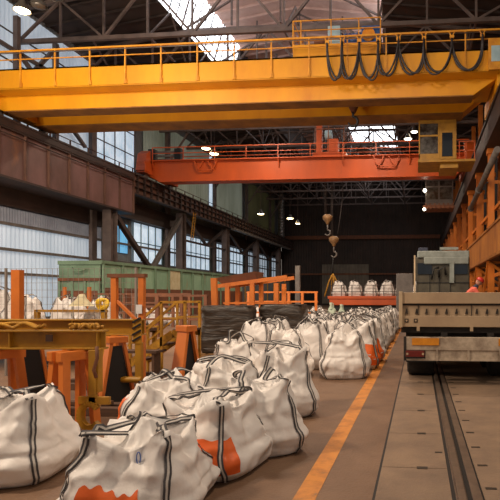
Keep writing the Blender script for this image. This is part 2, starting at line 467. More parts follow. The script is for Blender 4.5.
for y in (56, 68, 80):
    m = MB(); m.beam((-24.5,y-5.5,10.2),(-24.5,y,7.6),0.25,0.25,up=(1,0,0)); m.beam((-24.5,y+5.5,10.2),(-24.5,y,7.6),0.25,0.25,up=(1,0,0)); m.beam((-24.5,y-5.5,7.6),(-24.5,y+5.5,7.6),0.2,0.2)
    struct(m.build('knee_bracing_beam', M['girder_dark'], base=(-24.5,y,7.6)), 'dark knee brace below the shallow runway girder', 'knee braces')
# upper wall framing, near bay
m = MB()
for y in (27, 30.5, 34):
    m.bx(-26.3,-26.0,y-0.15,y+0.15,12.5,20)
for a, b in (((-26.0,27,13.5),(-26.0,34,17.6)), ((-26.0,30.5,17.6),(-26.0,37,13.4)), ((-26,27,17.6),(-26,38,17.6)), ((-26,27,15.4),(-26,38,15.4)), ((-26.0,34,19.8),(-26.0,30.5,15.4))):
    m.beam(a, b, 0.22, 0.22, up=(1,0,0))
struct(m.build('wall_bracing_beam', M['steel_dark'], base=(-26,30,13)), 'dark cross braces in front of the tall daylit sheeting')

# rusty runway girder, deep near span and shallow far span
t = thing('runway_girder', 'deep reddish-brown plate girder with vertical stiffeners carrying both cranes', 'crane runway', (-24,14,8.7))
m = MB(); m.bx(-24.10,-24.04,14,40.2,8.75,12.0); m.build('web', M['girder_red'], t)
m = MB(); m.bx(-24.5,-23.85,14,40.2,8.62,8.75); m.bx(-26.0,-24.5,14,40.2,8.62,8.68); m.build('bottom_flange', M['girder_dark'], t)
m = MB(); m.bx(-24.9,-23.8,14,40.2,12.0,12.12); m.bx(-23.9,-23.85,14,40.2,11.5,12.0); m.build('top_flange', M['girder_dark'], t)
y = 15.0
while y < 40.3:
    m = MB(); m.bx(-24.04,-23.88,y-0.04,y+0.04,8.75,11.98); m.build('stiffener', M['girder_rust'], t); y += 1.94
m = MB()
for z in (11.62, 11.2): m.tube([(-23.84,14,z),(-23.84,40,z)],0.035,6)
m.build('conductor_bar', M['girder_dark'], t)
t = thing('runway_girder', 'shallow brown runway girder with close ribs beyond the deep girder', 'crane runway', (-24,40.3,10.4))
m = MB(); m.bx(-24.10,-24.04,40.3,94,10.5,12.0); m.build('web', M['girder_rust'], t)
m = MB(); m.bx(-24.6,-23.8,40.3,94,12.0,12.12); m.bx(-24.4,-23.85,40.3,94,10.4,10.5); m.build('flange', M['girder_dark'], t)
m = MB()
y = 40.8
while y < 93:
    m.bx(-24.04,-23.84,y-0.05,y+0.05,10.5,11.98); y += 1.1
for z in (11.0, 11.55): m.bx(-24.04,-23.8,40.4,93.5,z-0.03,z+0.03)
tag(m.build('stiffener', M['girder_dark'], t), kind='stuff')
m = MB(); m.bx(-23.84,-23.4,62,90,10.2,10.45); m.build('walkway_edge', M['steel_grey'], t)
t = thing('walkway_guardrail', 'thin dark guardrail on top of the rusty runway girder', 'guardrail', (-25.4,14,12.1))
m = MB()
for z in (12.6, 13.15): m.tube([(-25.4,14,z),(-25.4,94,z)],0.035,6)
m.build('rail', M['girder_rust'], t)
m = MB(); y = 14.5
while y < 94: m.bx(-25.44,-25.36,y-0.04,y+0.04,12.0,13.15); y += 2
m.bx(-25.6,-24.6,14,94,12.0,12.06)
tag(m.build('post', M['girder_rust'], t), kind='stuff')
# right side runway
m = MB(); m.bx(4.05,4.15,14,94,10.7,12.1); m.bx(3.95,4.9,14,94,10.6,10.72); m.bx(3.95,4.9,14,94,12.08,12.2); m.bx(4.8,4.9,14,94,10.7,12.1)
tag(m.build('runway_girder', M['girder_dark'], base=(4.4,14,10.6)), 'dark runway girder on top of the orange columns', 'crane runway')
def orange_column(y):
    m = MB()
    for x in (4.35, 5.25):
        m.ibeam((x,y,0),(x,y,10.6),0.36,0.3,0.03,0.03,up=(0,1,0))
    z = 0.6; s = 1
    while z < 9.8:
        m.beam((4.35,y-0.12,z),(5.25,y-0.12,z),0.20,0.03,up=(0,1,0)); z += 1.6
    m.bx(4.1,5.5,y-0.3,y+0.3,10.3,10.6)
    m.bx(5.7,6.1,y-0.25,y+0.25,0,20)
    m.beam((4.35,y,9.4),(4.35,y+0.6,10.5),0.10,0.10,up=(1,0,0))
    return m
for i in range(11):
    y = 30.7 + 6*i
    if y > 94: break
    struct(orange_column(y).build('orange_column', M['col_orange'], base=(4.4,y,0)), 'orange laced steel column in the row beside the truck', 'orange columns beside the truck')
for z in (3.0, 7.0):
    m = MB(); m.beam((4.6,24,z),(4.35,92,z),0.14,0.2)
    struct(m.build('column_tie_beam', M['col_orange'], base=(4.6,24,z)), 'orange horizontal tie between the orange columns', 'orange ties')

# mezzanine walkway on the orange columns
t = thing('mezzanine_walkway', 'orange-brown ribbed walkway balcony with struts beside the truck cab', 'walkway', (4.3,16,3.9))
m = corrugated(4.02,16,44,4.0,5.55,0.34,0.05); m.bx(4.10,4.14,16,44,4.0,5.55); m.build('parapet', M['parapet'], t)
m = MB(); m.bx(3.96,4.16,16,44,5.55,5.68); m.bx(3.96,4.16,16,44,3.85,4.0); m.build('rim', M['parapet'], t)
m = MB(); m.bx(4.1,7.2,16,44,3.85,3.95); m.build('deck', M['girder_dark'], t)
for y in (18,24.5,30.5,36.5,42.5):
    m = MB(); m.beam((4.1,y,3.85),(6.6,y,1.9),0.16,0.16,up=(0,1,0)); m.beam((4.15,y,3.85),(4.15,y+2.4,1.4),0.14,0.14,up=(1,0,0)); m.build('strut', M['col_orange'], t)
m = MB(); m.tube([(3.85,25.0,8.95),(3.85,37.6,8.25)],0.17,14); m.cyl((3.85,37.5,8.25),(3.85,37.62,8.24),0.24,14); m.cyl((3.85,32.4,8.54),(3.85,32.55,8.53),0.24,14)
for y in (30.7,36.7): m.beam((3.85,y,8.6),(4.3,y,8.6),0.08,0.08)
tag(m.build('pipe', M['steel_grey'], base=(3.85,31,8.2)), 'grey flanged pipe slung along the orange columns', 'pipe')

# ------------------------------------------------------------------ yellow crane
t = thing('overhead_crane', 'big yellow double-girder overhead crane with hanging cable loops', 'crane', (-10,28,12.5))
cy = M['crane_yellow']
m = MB()
m.prism([(-25.2,12.9),(-24.0,12.5),(2.9,12.5),(4.35,13.5),(4.35,14.7),(-25.2,14.7)], 27.15, 27.95)
m.build('front_girder', cy, t, bevel=0.03)
m = MB()
m.prism([(-25.4,13.4),(-24.5,12.62),(2.6,12.62),(3.9,13.7),(4.3,14.7),(-25.4,14.7)], 30.0, 31.2)
m.build('rear_girder', cy, t, bevel=0.03)
m = MB(); m.bx(-24.0,2.9,27.05,28.05,12.44,12.5); m.build('bottom_flange', M['crane_shade'], t)
m = MB(); m.bx(-24.4,2.6,29.9,31.3,12.56,12.62); m.build('bottom_flange', M['crane_shade'], t)
m = MB(); m.bx(-28.2,4.4,26.2,26.26,13.4,14.5); m.bx(-28.2,4.4,26.2,27.15,14.42,14.5); m.bx(-28.2,4.4,26.2,27.15,13.36,13.42)
m.build('walkway', cy, t)
x = -26.3
while x < 4.4:
    m = MB(); m.beam((x,26.14,13.5),(x,26.14,15.45),0.07,0.07,up=(0,1,0)); m.box((x,26.16,13.55),(0.16,0.06,0.22)); m.build('guardrail_post', M['crane_yellow2'], t); x += 2.05
m = MB(); m.beam((-28.2,26.14,15.45),(4.5,26.14,15.45),0.08,0.09); m.beam((-28.2,26.14,14.98),(4.5,26.14,14.98),0.05,0.05)
m.build('guardrail', M['crane_yellow2'], t)
m = MB()
for x in (-26.3,-19.0,-8.0,0.0,4.3):
    m.beam((x,31.3,14.7),(x,31.3,15.75),0.06,0.06,up=(0,1,0))
m.beam((-26.5,31.3,15.75),(4.5,31.3,15.75),0.06,0.06); m.beam((-26.5,31.3,15.2),(4.5,31.3,15.2),0.05,0.05)
m.build('rear_guardrail', M['crane_yellow2'], t)
for x in (-24.7, 4.45):
    m = MB(); m.bx(x-0.35,x+0.35,26.6,31.8,12.75,13.6); e = m.build('end_truck', cy, t, bevel=0.03)
    for y in (27.4, 31.0):
        w = MB(); w.cyl((x-0.09,y,12.5),(x+0.09,y,12.5),0.33,20); w.build('wheel', M['steel_grey'], e)
for x in (-24.0, 3.6):
    m = MB(); m.bx(x-0.4,x+0.4,27.95,30.0,13.2,14.4); m.build('cross_tie', cy, t)
m = MB()
for y in (27.6, 30.6): m.bx(-24.8,4.0,y-0.05,y+0.05,14.7,14.82)
m.build('trolley_rail', M['railsteel'], t)
m = MB(); m.bx(3.55,4.25,25.9,26.15,13.3,14.9)
c = m.build('control_box', M['crane_yellow2'], t, bevel=0.02)
m = MB(); m.bx(3.68,4.12,25.87,25.91,13.7,14.5); m.build('window', M['panel_blue'], c)
# festoon
pts = []
hang = [-4.8,-4.0,-3.1,-2.1,-1.05,0.27,1.7,3.25]
for i in range(len(hang)-1):
    a, b = hang[i], hang[i+1]; d = (2.0,2.0,1.95,1.9,1.85,1.8,1.75)[i]
    for k in range(15):
        q = k/15
        sx = (a+b)/2 - (b-a)/2*math.cos(math.pi*q)
        sag = math.sin(math.pi*q)**0.8
        pts.append((sx, 25.98 - 0.06*(i % 2), 15.05 - d*sag*0.98))
pts.append((hang[-1],25.98,15.05))
m = MB(); m.tube(pts,0.06,8); m.build('festoon_cable', M['cable'], t)
pts2 = [(p[0]+0.18*math.sin(i*0.21), p[1]-0.10, p[2]+0.12*math.sin(i*0.13)-0.05) for i, p in enumerate(pts)]
m = MB(); m.tube(pts2,0.05,8); m.build('festoon_cable', M['cable'], t)
for x in hang:
    m = MB(); m.box((x,26.0,15.1),(0.22,0.12,0.14)); m.beam((x-0.16,26.02,15.4),(x,26.02,15.1),0.05,0.05,up=(0,1,0)); m.beam((x+0.16,26.02,15.4),(x,26.02,15.1),0.05,0.05,up=(0,1,0)); m.build('cable_carrier', M['crane_yellow2'], t)
m = MB(); m.tube([(-25.2,26.05,15.3),(4.4,26.05,15.3)],0.025,6); m.build('cable_track', M['steel_grey'], t)
# cabin
X0, X1 = 0.0, 2.3
cab = MB(); cab.bx(X0,X1,30.9,33.0,12.35,12.6); cab.bx(1.25,X1,30.9,33,10.15,12.4); cab.bx(X0,1.3,32.9,33,10.15,12.4); cab.bx(X0,1.3,30.9,33.0,10.0,10.5)
cab.bx(X0,X0+0.08,30.9,31.0,10.2,12.4); cab.bx(1.18,1.28,30.88,31.0,10.2,12.4); cab.bx(0.0,1.28,30.88,30.98,11.55,11.65)
c = cab.build('cabin', M['beam_yellow'], t, bevel=0.015)
m = MB(); m.bx(X0+0.06,1.22,30.94,30.97,10.5,12.36); m.bx(X0+0.01,X0+0.04,31.0,32.9,10.5,12.36); m.build('cabin_window', M['cab_glass'], c)
m = MB(); m.bx(1.42,2.05,30.86,30.9,10.3,11.75); m.build('cabin_door', M['glass_dark'], c)
m = MB(); m.bx(-0.05,3.4,30.5,33.1,9.88,10.02); m.bx(1.3,2.4,30.9,33.0,9.6,9.9); m.build('cabin_platform', M['beam_yellow'], t)
m = MB()
for x in (0.5,1.9): m.bx(x-0.12,x+0.12,31.0,31.25,12.5,13.2)
m.bx(0.2,2.2,30.9,31.6,12.55,12.75)
m.build('cabin_hanger', M['beam_yellow'], t)
m = MB()
for x in (2.45,2.85,3.35): m.beam((x,30.6,10.0),(x,30.6,11.1),0.05,0.05,up=(0,1,0))
for z in (10.55,11.1): m.beam((2.4,30.6,z),(3.4,30.6,z),0.05,0.05)
m.build('platform_guardrail', M['crane_orange'], t)

# trolley of the yellow crane
t = thing('crane_trolley', 'yellow hoist trolley with blue motors riding on the yellow crane', 'crane trolley', (-4.6,29,14.8))
m = MB(); m.bx(-7.0,-2.1,27.5,30.9,15.05,15.4); m.bx(-7.0,-2.1,27.4,27.5,14.7,15.75); m.build('frame', cy, t, bevel=0.02)
for x in (-6.4,-2.7):
    for y in (27.6,30.6):
        m = MB(); m.cyl((x,y-0.06,14.98),(x,y+0.06,14.98),0.17,16); m.build('wheel', M['steel_grey'], t)
m = MB()
for z in (17.1,16.55,16.0): m.beam((-7.0,27.45,z),(-2.1,27.45,z),0.05,0.05); m.beam((-7.0,27.45,z),(-7.0,30.8,z),0.05,0.05)
m.build('guardrail', M['crane_yellow2'], t)
for x in (-7.0,-6.55,-4.85,-3.3,-2.1):
    m = MB(); m.beam((x,27.45,15.4),(x,27.45,17.1),0.06,0.06,up=(0,1,0)); m.build('guardrail_post', M['crane_yellow2'], t)
m = MB(); m.bx(-5.1,-4.4,27.8,28.3,15.4,16.95); m.build('electrical_cabinet', M['panel_blue'], t, bevel=0.02)
m = MB(); m.cyl((-4.2,28.2,16.2),(-3.2,28.2,16.2),0.42,20); 
for k in range(5): m.cyl((-4.1+0.2*k,28.2,16.2),(-4.05+0.2*k,28.2,16.2),0.46,20)
m.bx(-4.2,-3.2,28.0,28.5,15.4,15.85)
m.build('motor', M['motor_blue'], t)
m = MB(); m.bx(-3.2,-2.15,27.75,28.9,15.4,16.85); g = m.build('gearbox', M['motor_blue'], t, bevel=0.05)
m = MB(); m.cyl((-2.78,27.62,16.3),(-2.78,27.76,16.3),0.36,24); m.cyl((-2.78,27.55,16.3),(-2.78,27.62,16.3),0.12,16); m.build('brake_disc', M['reflector'], g)
m = MB(); m.cyl((-6.3,29.3,16.0),(-3.6,29.3,16.0),0.5,24)
for x in (-6.35,-3.55): m.cyl((x-0.04,29.3,16.0),(x+0.04,29.3,16.0),0.62,24)
m.build('rope_drum', M['rust'], t)
m = MB(); m.bx(-6.3,-5.5,27.8,28.4,15.4,15.95); m.cyl((-5.9,28.1,16.15),(-5.2,28.1,16.15),0.22,16); m.build('pump_unit', M['rust'], t)
m = MB()
for x in (-4.0,-3.85,-3.7): m.cyl((x,29.2,13.2),(x,29.2,16.0),0.018,6)
m.build('rope', M['wire'], t)
m = MB(); m.prism([(-4.2,13.35),(-3.5,13.35),(-3.55,12.95),(-3.75,12.55),(-3.95,12.55),(-4.15,12.95)],28.95,29.45); h = m.build('hook_block', M['rust'], t, bevel=0.03)
m = MB()
for x in (-3.98,-3.72): m.cyl((x-0.05,28.92,13.05),(x+0.05,29.48,13.05),0.05,10)
m.tube([(-3.85,29.2,12.6),(-3.85,29.2,12.3)]+[(-3.85+0.28*math.sin(R(a)),29.2,12.02+0.28*math.cos(R(a))) for a in range(0,280,20)],[0.07]*2+[0.08]*11+[0.06,0.05,0.03],8); m.build('hook', M['black'], h)

# ------------------------------------------------------------------ orange crane
t = thing('overhead_crane', 'orange overhead crane with guardrail, farther down the hall than the yellow one', 'crane', (-10,45,12.1))
co = M['crane_orange']
m = MB(); m.prism([(-25.2,13.0),(-23.5,12.15),(3.2,12.15),(4.3,13.2),(4.3,14.0),(-25.2,14.0)],43.6,44.6); m.bx(-23.6,3.2,43.5,44.7,12.1,12.22); m.bx(-25.2,4.3,43.3,44.7,13.95,14.05)
m.build('front_girder', co, t, bevel=0.02)
m = MB(); m.prism([(-25.2,13.2),(-23.5,13.0),(3.2,13.0),(4.3,13.3),(4.3,14.0),(-25.2,14.0)],46.6,47.6); m.build('rear_girder', co, t, bevel=0.02)
x = -24.0
k = 0
while x < 4.3:
    m = MB(); m.beam((x,43.3,14.0),(x,43.3,15.15),0.07,0.07,up=(0,1,0)); m.build('guardrail_post', co, t)
    if k % 2 == 0:
        m = MB(); m.beam((x,43.3,14.0),(x+0.02,43.58,13.2),0.09,0.09,up=(1,0,0)); m.build('walkway_bracket', co, t)
    x += 2.9; k += 1
m = MB(); m.beam((-24,43.3,15.15),(4.3,43.3,15.15),0.08,0.08); m.beam((-24,43.3,14.62),(4.3,43.3,14.62),0.06,0.06)
m.build('guardrail', co, t)
m = MB(); m.beam((-24,46.5,15.2),(4.3,46.5,15.2),0.08,0.08); m.beam((-24,46.5,14.7),(4.3,46.5,14.7),0.06,0.06); m.bx(-24,4.3,46.3,46.36,14.0,14.5)
m.build('rear_guardrail', co, t)
for x in (-24.6, 4.3):
    m = MB(); m.bx(x-0.4,x+0.4,42.4,48.6,12.75,13.8); m.prism([(42.3,12.9),(43.3,12.9),(43.3,14.9),(42.7,14.5)],x-0.45,x+0.45,axis='x'); e = m.build('end_truck', co, t, bevel=0.03)
    for y in (43.2,47.8):
        w = MB(); w.cyl((x-0.09,y,12.5),(x+0.09,y,12.5),0.33,20); w.build('wheel', M['steel_grey'], e)
for xa, xb in ((-20.1,-18.0),(-3.9,-1.7)):
    m = MB(); d = 0.35
    for a, b in (((xa,43.35,13.9),(xa+d,43.35,13.05)), ((xa+d,43.35,13.05),(xb-d,43.35,13.05)), ((xb-d,43.35,13.05),(xb,43.35,13.9)), ((xa+d,43.35,13.05),((xa+xb)/2-0.2,43.35,13.9)), ((xb-d,43.35,13.05),((xa+xb)/2+0.2,43.35,13.9))):
        m.beam(a, b, 0.09, 0.09, up=(0,1,0))
    m.build('lattice_bracket', co, t)
for x in (-24.4,-21.9):
    m = MB(); m.bx(x-0.3,x+0.3,43.8,44.4,14.05,15.2); m.build('electrical_cabinet', M['black'], t)
m = MB()
for z in (14.25,14.6,14.95): m.bx(-24.1,-22.2,44.0,44.15,z-0.09,z+0.09)
m.build('resistor_bank', M['steel_grey'], t)
m = MB(); m.bx(0.6,3.1,45.6,47.6,12.2,12.32); m.bx(0.6,3.1,45.6,47.6,9.95,10.5); m.bx(1.75,1.9,45.6,45.7,10.4,12.2); m.bx(0.6,0.7,45.6,45.7,10.4,12.2); m.bx(3.0,3.1,45.6,47.6,10.4,12.2); m.bx(0.6,3.1,45.58,45.7,11.6,11.72)
c = m.build('cabin', M['steel_grey'], t)
m = MB(); m.bx(0.7,1.75,45.66,45.69,10.5,12.2); m.bx(1.9,3.0,45.66,45.69,10.5,12.2); m.build('cabin_window', M['cab_glass'], c)
m = MB(); m.bx(0.4,3.2,45.3,47.8,9.7,9.95)
for k in range(7): m.bx(0.55+0.4*k,0.7+0.4*k,45.25,45.3,9.62,10.1)
m.build('cabin_platform', M['rust'], t)
m = MB(); m.cyl((-0.15+0.7,45.45,11.3),(0.55,45.2,11.25),0.16,12); m.cyl((0.5,45.45,9.6),(0.5,45.2,9.55),0.13,12); m.build('headlamp', M['lamp_white'], c)
# its trolley with two hook blocks
t = thing('crane_trolley', 'small rusty hoist trolley on the orange crane with two hook blocks hanging below', 'crane trolley', (-8,45.6,14.1))
m = MB(); m.bx(-9.4,-6.4,43.8,47.4,14.15,14.5); m.build('frame', M['crane_orange'], t)
m = MB(); m.bx(-8.2,-7.2,44.4,45.2,14.5,15.9); m.bx(-9.2,-8.7,44.4,45.0,14.5,17.2); m.build('hoist_gearbox', M['crane_orange'], t, bevel=0.05)
m = MB(); m.cyl((-8.4,44.6,16.3),(-7.8,44.6,16.3),0.4,16); m.build('motor', M['panel_blue'], t)
m = MB()
for x in (-9.2,-8.0,-6.6): m.beam((x,43.9,14.5),(x,43.9,17.4),0.08,0.08,up=(0,1,0))
m.beam((-9.2,43.9,16.6),(-6.6,43.9,16.6),0.07,0.07); m.build('guardrail', M['rust'], t)
m = MB()
for x in (-8.58,-8.48,-7.98,-7.86): m.cyl((x,45.3,8.9 if x < -8.2 else 7.0),(x,45.3,14.3),0.03,6)
m.build('rope', M['wire'], t)
m = MB(); m.tube([(-7.0,45.2,14.2),(-6.9,45.2,11),(-7.2,45.2,8.5),(-7.4,45.2,7.4)],0.03,6); m.build('pendant_cable', M['wire'], t)
def hook_block(x, z, sc, name):
    m = MB(); m.lathe((x,45.3,z),[(0.02,-0.55*sc),(0.16*sc,-0.5*sc),(0.22*sc,-0.3*sc),(0.52*sc,0.05*sc),(0.55*sc,0.35*sc),(0.3*sc,0.55*sc),(0.02,0.58*sc)],18)
    b = m.build('hook_block', M['hook_tan'], t)
    m = MB(); m.tube([(x,45.3,z-0.5*sc),(x,45.3,z-1.1*sc)]+[(x+0.3*sc*math.sin(R(a)),45.3,z-1.4*sc+0.3*sc*math.cos(R(a))) for a in range(0,270,18)],[0.09*sc]*12+[0.07*sc]*3+[0.05*sc]*2,8); m.build('hook', M['steel_grey'], b)
hook_block(-8.33, 8.75, 0.85, 'hook'); hook_block(-7.75, 6.75, 0.85, 'hook')
# chain and slings under the hook, holding the two pale bags
t = thing('lifting_sling', 'yellow four-leg lifting sling hanging on a chain below the hook block', 'sling', (-7.75,45.3,1.6))
m = MB(); m.tube([(-7.8,45.3,5.3),(-7.85,45.3,4.6),(-7.85,45.3,3.6)],0.07,8); m.build('chain', M['black'], t)
for dx, dy in ((-0.7,-0.3),(-0.25,0.3),(0.3,-0.3),(0.8,0.3)):
    m = MB(); m.tube([(-7.85,45.3,3.8),(-7.85+dx*0.5,45.3+dy*0.5,3.0),(-7.85+dx,45.3+dy,1.7)],0.07,6); m.build('sling_leg', M['sling_yellow'], t)

# ------------------------------------------------------------------ lamps
def lamp(loc, up, label, grp=None, on=True, r=0.36, mt='lamp_on'):
    t = thing('pendant_lamp', label, 'lamp', loc, 0, grp)
    m = MB(); m.lathe((0,0,0),[(r,0),(r*0.92,0.12),(r*0.45,0.42),(r*0.3,0.6),(0.03,0.66)],20); m.build('lamp_shade', M['lamp_shade'], t, local=True)
    m = MB(); m.lathe((0,0,0),[(0.01,-0.1),(r*0.6,-0.07),(r*0.88,0.02),(r*0.85,0.06),(0.01,0.07)],20); m.build('lamp_glass', M[mt] if on else M['lamp_shade'], t, local=True)
    m = MB(); m.cyl((0,0,0.6),(0,0,up),0.03,8); m.build('lamp_rod', M['steel_dark'], t, local=True)
lamp((-21.14,25,17.0), 4.2, 'warm lit bell lamp hanging before the tall daylit sheeting', r=0.42)
lamp((-20.2,25,17.2), 4.2, 'unlit bell lamp hanging next to the warm lit one', on=False, r=0.42)
lamp((-19.5,25,17.75), 3.8, 'unlit bell lamp cut by the top edge of the photo', on=False, r=0.6)
lamp((-22.8,52,17.6), 3, 'bright lamp over the orange crane, upper one of its pair', r=0.5)
lamp((-21.9,52,17.0), 3.6, 'bright lamp over the orange crane, lower one of its pair', r=0.5)
lamp((-21.6,67,13.0), 8, 'small lit lamp over the dim olive sheeting', r=0.5)
lamp((-19.6,75,13.6), 8, 'lit lamp against the dark end wall, larger of its pair', r=0.55)
lamp((-18.4,75,12.8), 8, 'lit lamp against the dark end wall, smaller of its pair', r=0.4)
lamp((-1.07,50,17.4), 4, 'lit lamp beside the yellow crane cabin, lower of its pair', mt='lamp_white', r=0.42)
lamp((-0.45,50,18.1), 3.6, 'lit lamp beside the yellow crane cabin, upper of its pair', mt='lamp_white', r=0.36)
m = MB()
z = 11.5
while z < 20: m.cyl((-24.6,88,z),(-24.6,88,z+0.42),0.55,16); m.cyl((-24.6,88,z+0.42),(-24.6,88,z+0.5),0.6,16); z += 0.5
tag(m.build('ventilation_duct', M['duct'], base=(-24.6,88,11.5)), 'silver ribbed duct standing in the far wall corner', 'duct')
t = thing('ladder', 'yellow ladder leaning at the runway column above the green bin', 'ladder', (-23.7,50.6,7.5))
for y in (50.4,50.9):
    m = MB(); m.beam((-23.75,y,7.6),(-23.75,y+0.7,10.6),0.07,0.07,up=(1,0,0)); m.build('rail', M['sling_yellow'], t)
m = MB()
for k in range(9): m.beam((-23.75,50.4+0.07*k+0.05,7.9+0.31*k),(-23.75,50.9+0.07*k+0.05,7.9+0.31*k),0.05,0.05)
m.build('rung', M['sling_yellow'], t)

# ------------------------------------------------------------------ green bin along the wall
t = thing('steel_bin', 'long green rust-streaked steel bin along the daylit wall', 'steel bin', (-22.5,45,0))
m = MB(); m.bx(-21.06,-21.0,31.5,58,0,4.1); m.build('side_panel', M['green'], t)
m = MB(); m.bx(-24,-21.0,31.5,31.56,0,4.05); m.build('end_panel', M['green_dark'], t)
m = MB(); m.bx(-24.0,-20.9,31.38,31.5,3.85,4.1); m.bx(-20.98,-20.86,31.38,58,3.92,4.12); m.build('rim', M['green_dark'], t)
y = 31.6; k = 0
while y < 58:
    m = MB(); m.bx(-20.99,-20.86,y-0.07,y+0.07,0,3.95); m.build('rib', M['green_dark'], t); y += 2.2
for x in (-23.9,-23.0,-22.1,-21.1):
    m = MB(); m.bx(x-0.07,x+0.07,31.38,31.5,0,2.9); m.build('rib', M['green_dark'], t)
m = MB(); m.bx(-24.0,-21.0,31.36,31.5,2.75,2.95); m.bx(-24,-21.05,31.44,31.5,0.0,2.1); m.bx(-20.99,-20.95,31.6,58,0,2.3); m.build('rusty_skirt', M['rust'], t)
m = MB(); m.bx(-20.99,-20.94,40.6,42.4,2.3,3.9); m.build('cream_panel', M['cream'], t)
m = MB(); m.tube([(-22.9,31.3,3.62),(-22.75,31.2,3.45),(-22.3,31.2,3.4),(-21.9,31.25,3.55)],0.05,8); m.build('lifting_eye', M['green_dark'], t)
t = thing('storage_cage', 'weathered grey sheet enclosure past the green bin', 'storage cage', (-21,64,0))
m = MB(); m.bx(-21.05,-21,58.3,80,0,4.2); m.build('side_panel', M['wall_steel'], t)
m = MB()
for y in range(59,80,3): m.bx(-21.0,-20.9,y-0.06,y+0.06,0,4.3)
m.bx(-21.02,-20.9,58.3,80,4.2,4.35); m.build('frame', M['sling_yellow'], t)

# ------------------------------------------------------------------ bulk bags
def bag_surface(w, h, seed, lift=0.08, peak=0.10, crease=0.42, rough=1.0, taper=0.60):
    r_ = random.Random(seed)
    off = V((r_.uniform(-50,50), r_.uniform(-50,50), r_.uniform(-50,50)))
    cz = crease + r_.uniform(-0.08,0.08)
    lean = V((r_.uniform(-0.05,0.05), r_.uniform(-0.05,0.05), 0))
    pk = V((r_.uniform(-0.1,0.1), r_.uniform(-0.1,0.1), 0))
    PR = [(0,0.88),(0.04,0.97),(0.12,1.04),(0.28,1.08),(0.45,1.0),(0.65,0.86),(0.85,0.72),(1.0,taper)]
    ph = r_.uniform(0,6)
    def prof(v):
        for (a, ra), (b, rb) in zip(PR[:-1], PR[1:]):
            if v <= b:
                q = (v-a)/(b-a); q = q*q*(3-2*q)*0.5 + q*0.5
                return ra + (rb-ra)*q
        return PR[-1][1]
    def S(th, v):
        c, s = math.cos(th), math.sin(th)
        corner = math.sin(2*th)**2
        if v <= 1:
            n = 4.2 - 1.0*v; sc = prof(v)*(1-0.10*(1-corner)*max(0,(v-0.4)/0.6)); z = h*v
            z += lift*corner*max(0,(v-0.55)/0.45)**2 - 0.03*(1-corner)*max(0,(v-0.6)/0.4)
            cr = math.exp(-((v-cz)/0.045)**2)*(0.55+0.45*math.sin(2*th+ph))
            sc -= 0.055*cr
            sc += 0.03*math.exp(-((v-cz+0.10)/0.07)**2)
        else:
            t = v-1
            n = 3.2 - 1.0*t; sc = PR[-1][1]*(1-t)*(1-0.10*(1-corner)*(1-t))
            z = h + lift*corner*(1-t)**1.5 - 0.03*(1-corner)*(1-t) - 0.05*math.sin(math.pi*min(1,t*1.4)) + peak*max(0,(t-0.35)/0.65)**1.3
        rr = (w/2)*sc/((abs(c)**n+abs(s)**n)**(1/n))
        p = V((rr*c, rr*s, z))
        p += lean*v + (pk*max(0,v-1) if v > 1 else V((0,0,0)))
        q = p*(1.0/w) + off
        topw = min(1.0, max(0.0,(v-0.5)/0.6))
        d = 0.030*noise.noise(q*2.3) + 0.018*noise.noise(q*5.1)
        rid = 1-abs(noise.noise(V((q.x*3.2,q.y*3.2,q.z*1.5))))*2.2
        d += 0.034*max(0,rid-0.35)*(0.7+1.1*topw)*2
        rid2 = 1-abs(noise.noise(V((q.x*6.5+9,q.y*6.5,q.z*5))))*2.2
        d += (0.25+topw)*0.022*rid2
        rid3 = 1-abs(noise.noise(V((q.x*2.1+q.z*2.2+31,q.y*2.1-q.z*1.4,q.z*2.4))))*3.0
        d += 0.03*max(0,rid3)*(0.4+topw)
        d += 0.014*math.sin(th*13+3*noise.noise(q*2)+ph)*max(0,min(1,(v-0.55)/0.4))*(1 if v <= 1.3 else max(0,(2-v)/0.7))
        d *= rough*w
        if v < 0.1: d *= v/0.1
        outd = V((c, s, 0.35 if v < 1 else 1.1+0.5*(v-1)))
        if v >= 1: outd = V((c*(2-v), s*(2-v), 1.0))
        outd.normalize()
        p += outd*d
        if p.z < 0: p.z = 0
        return p
    return S
def bag_mesh(S, nu, ns, nt_):
    m = MB(); vs = []; fs = []
    vv = [ (i/ns) for i in range(ns+1)] + [1+(i/nt_)*0.985 for i in range(1,nt_+1)]
    for v in vv:
        for k in range(nu): vs.append(S(2*math.pi*k/nu, v))
    L = len(vv)
    for i in range(L-1):
        for k in range(nu):
            l = (k+1) % nu
            fs.append((i*nu+k, i*nu+l, (i+1)*nu+l, (i+1)*nu+k))
    top = V((0,0,0))
    for k in range(nu): top += vs[(L-1)*nu+k]
    vs.append(top/nu)
    for k in range(nu): fs.append(((L-1)*nu+k, (L-1)*nu+(k+1)%nu, len(vs)-1))
    fs.append([k for k in range(nu)][::-1])
    return m.add(vs, fs, 0, True)
def snorm(S, th, v):
    e = 0.02
    a = S(th+e,v)-S(th-e,v); b = S(th,min(1.98,v+e))-S(th,max(0,v-e))
    n = a.cross(b)
    return n.normalized() if n.length > 1e-9 else V((0,0,1))
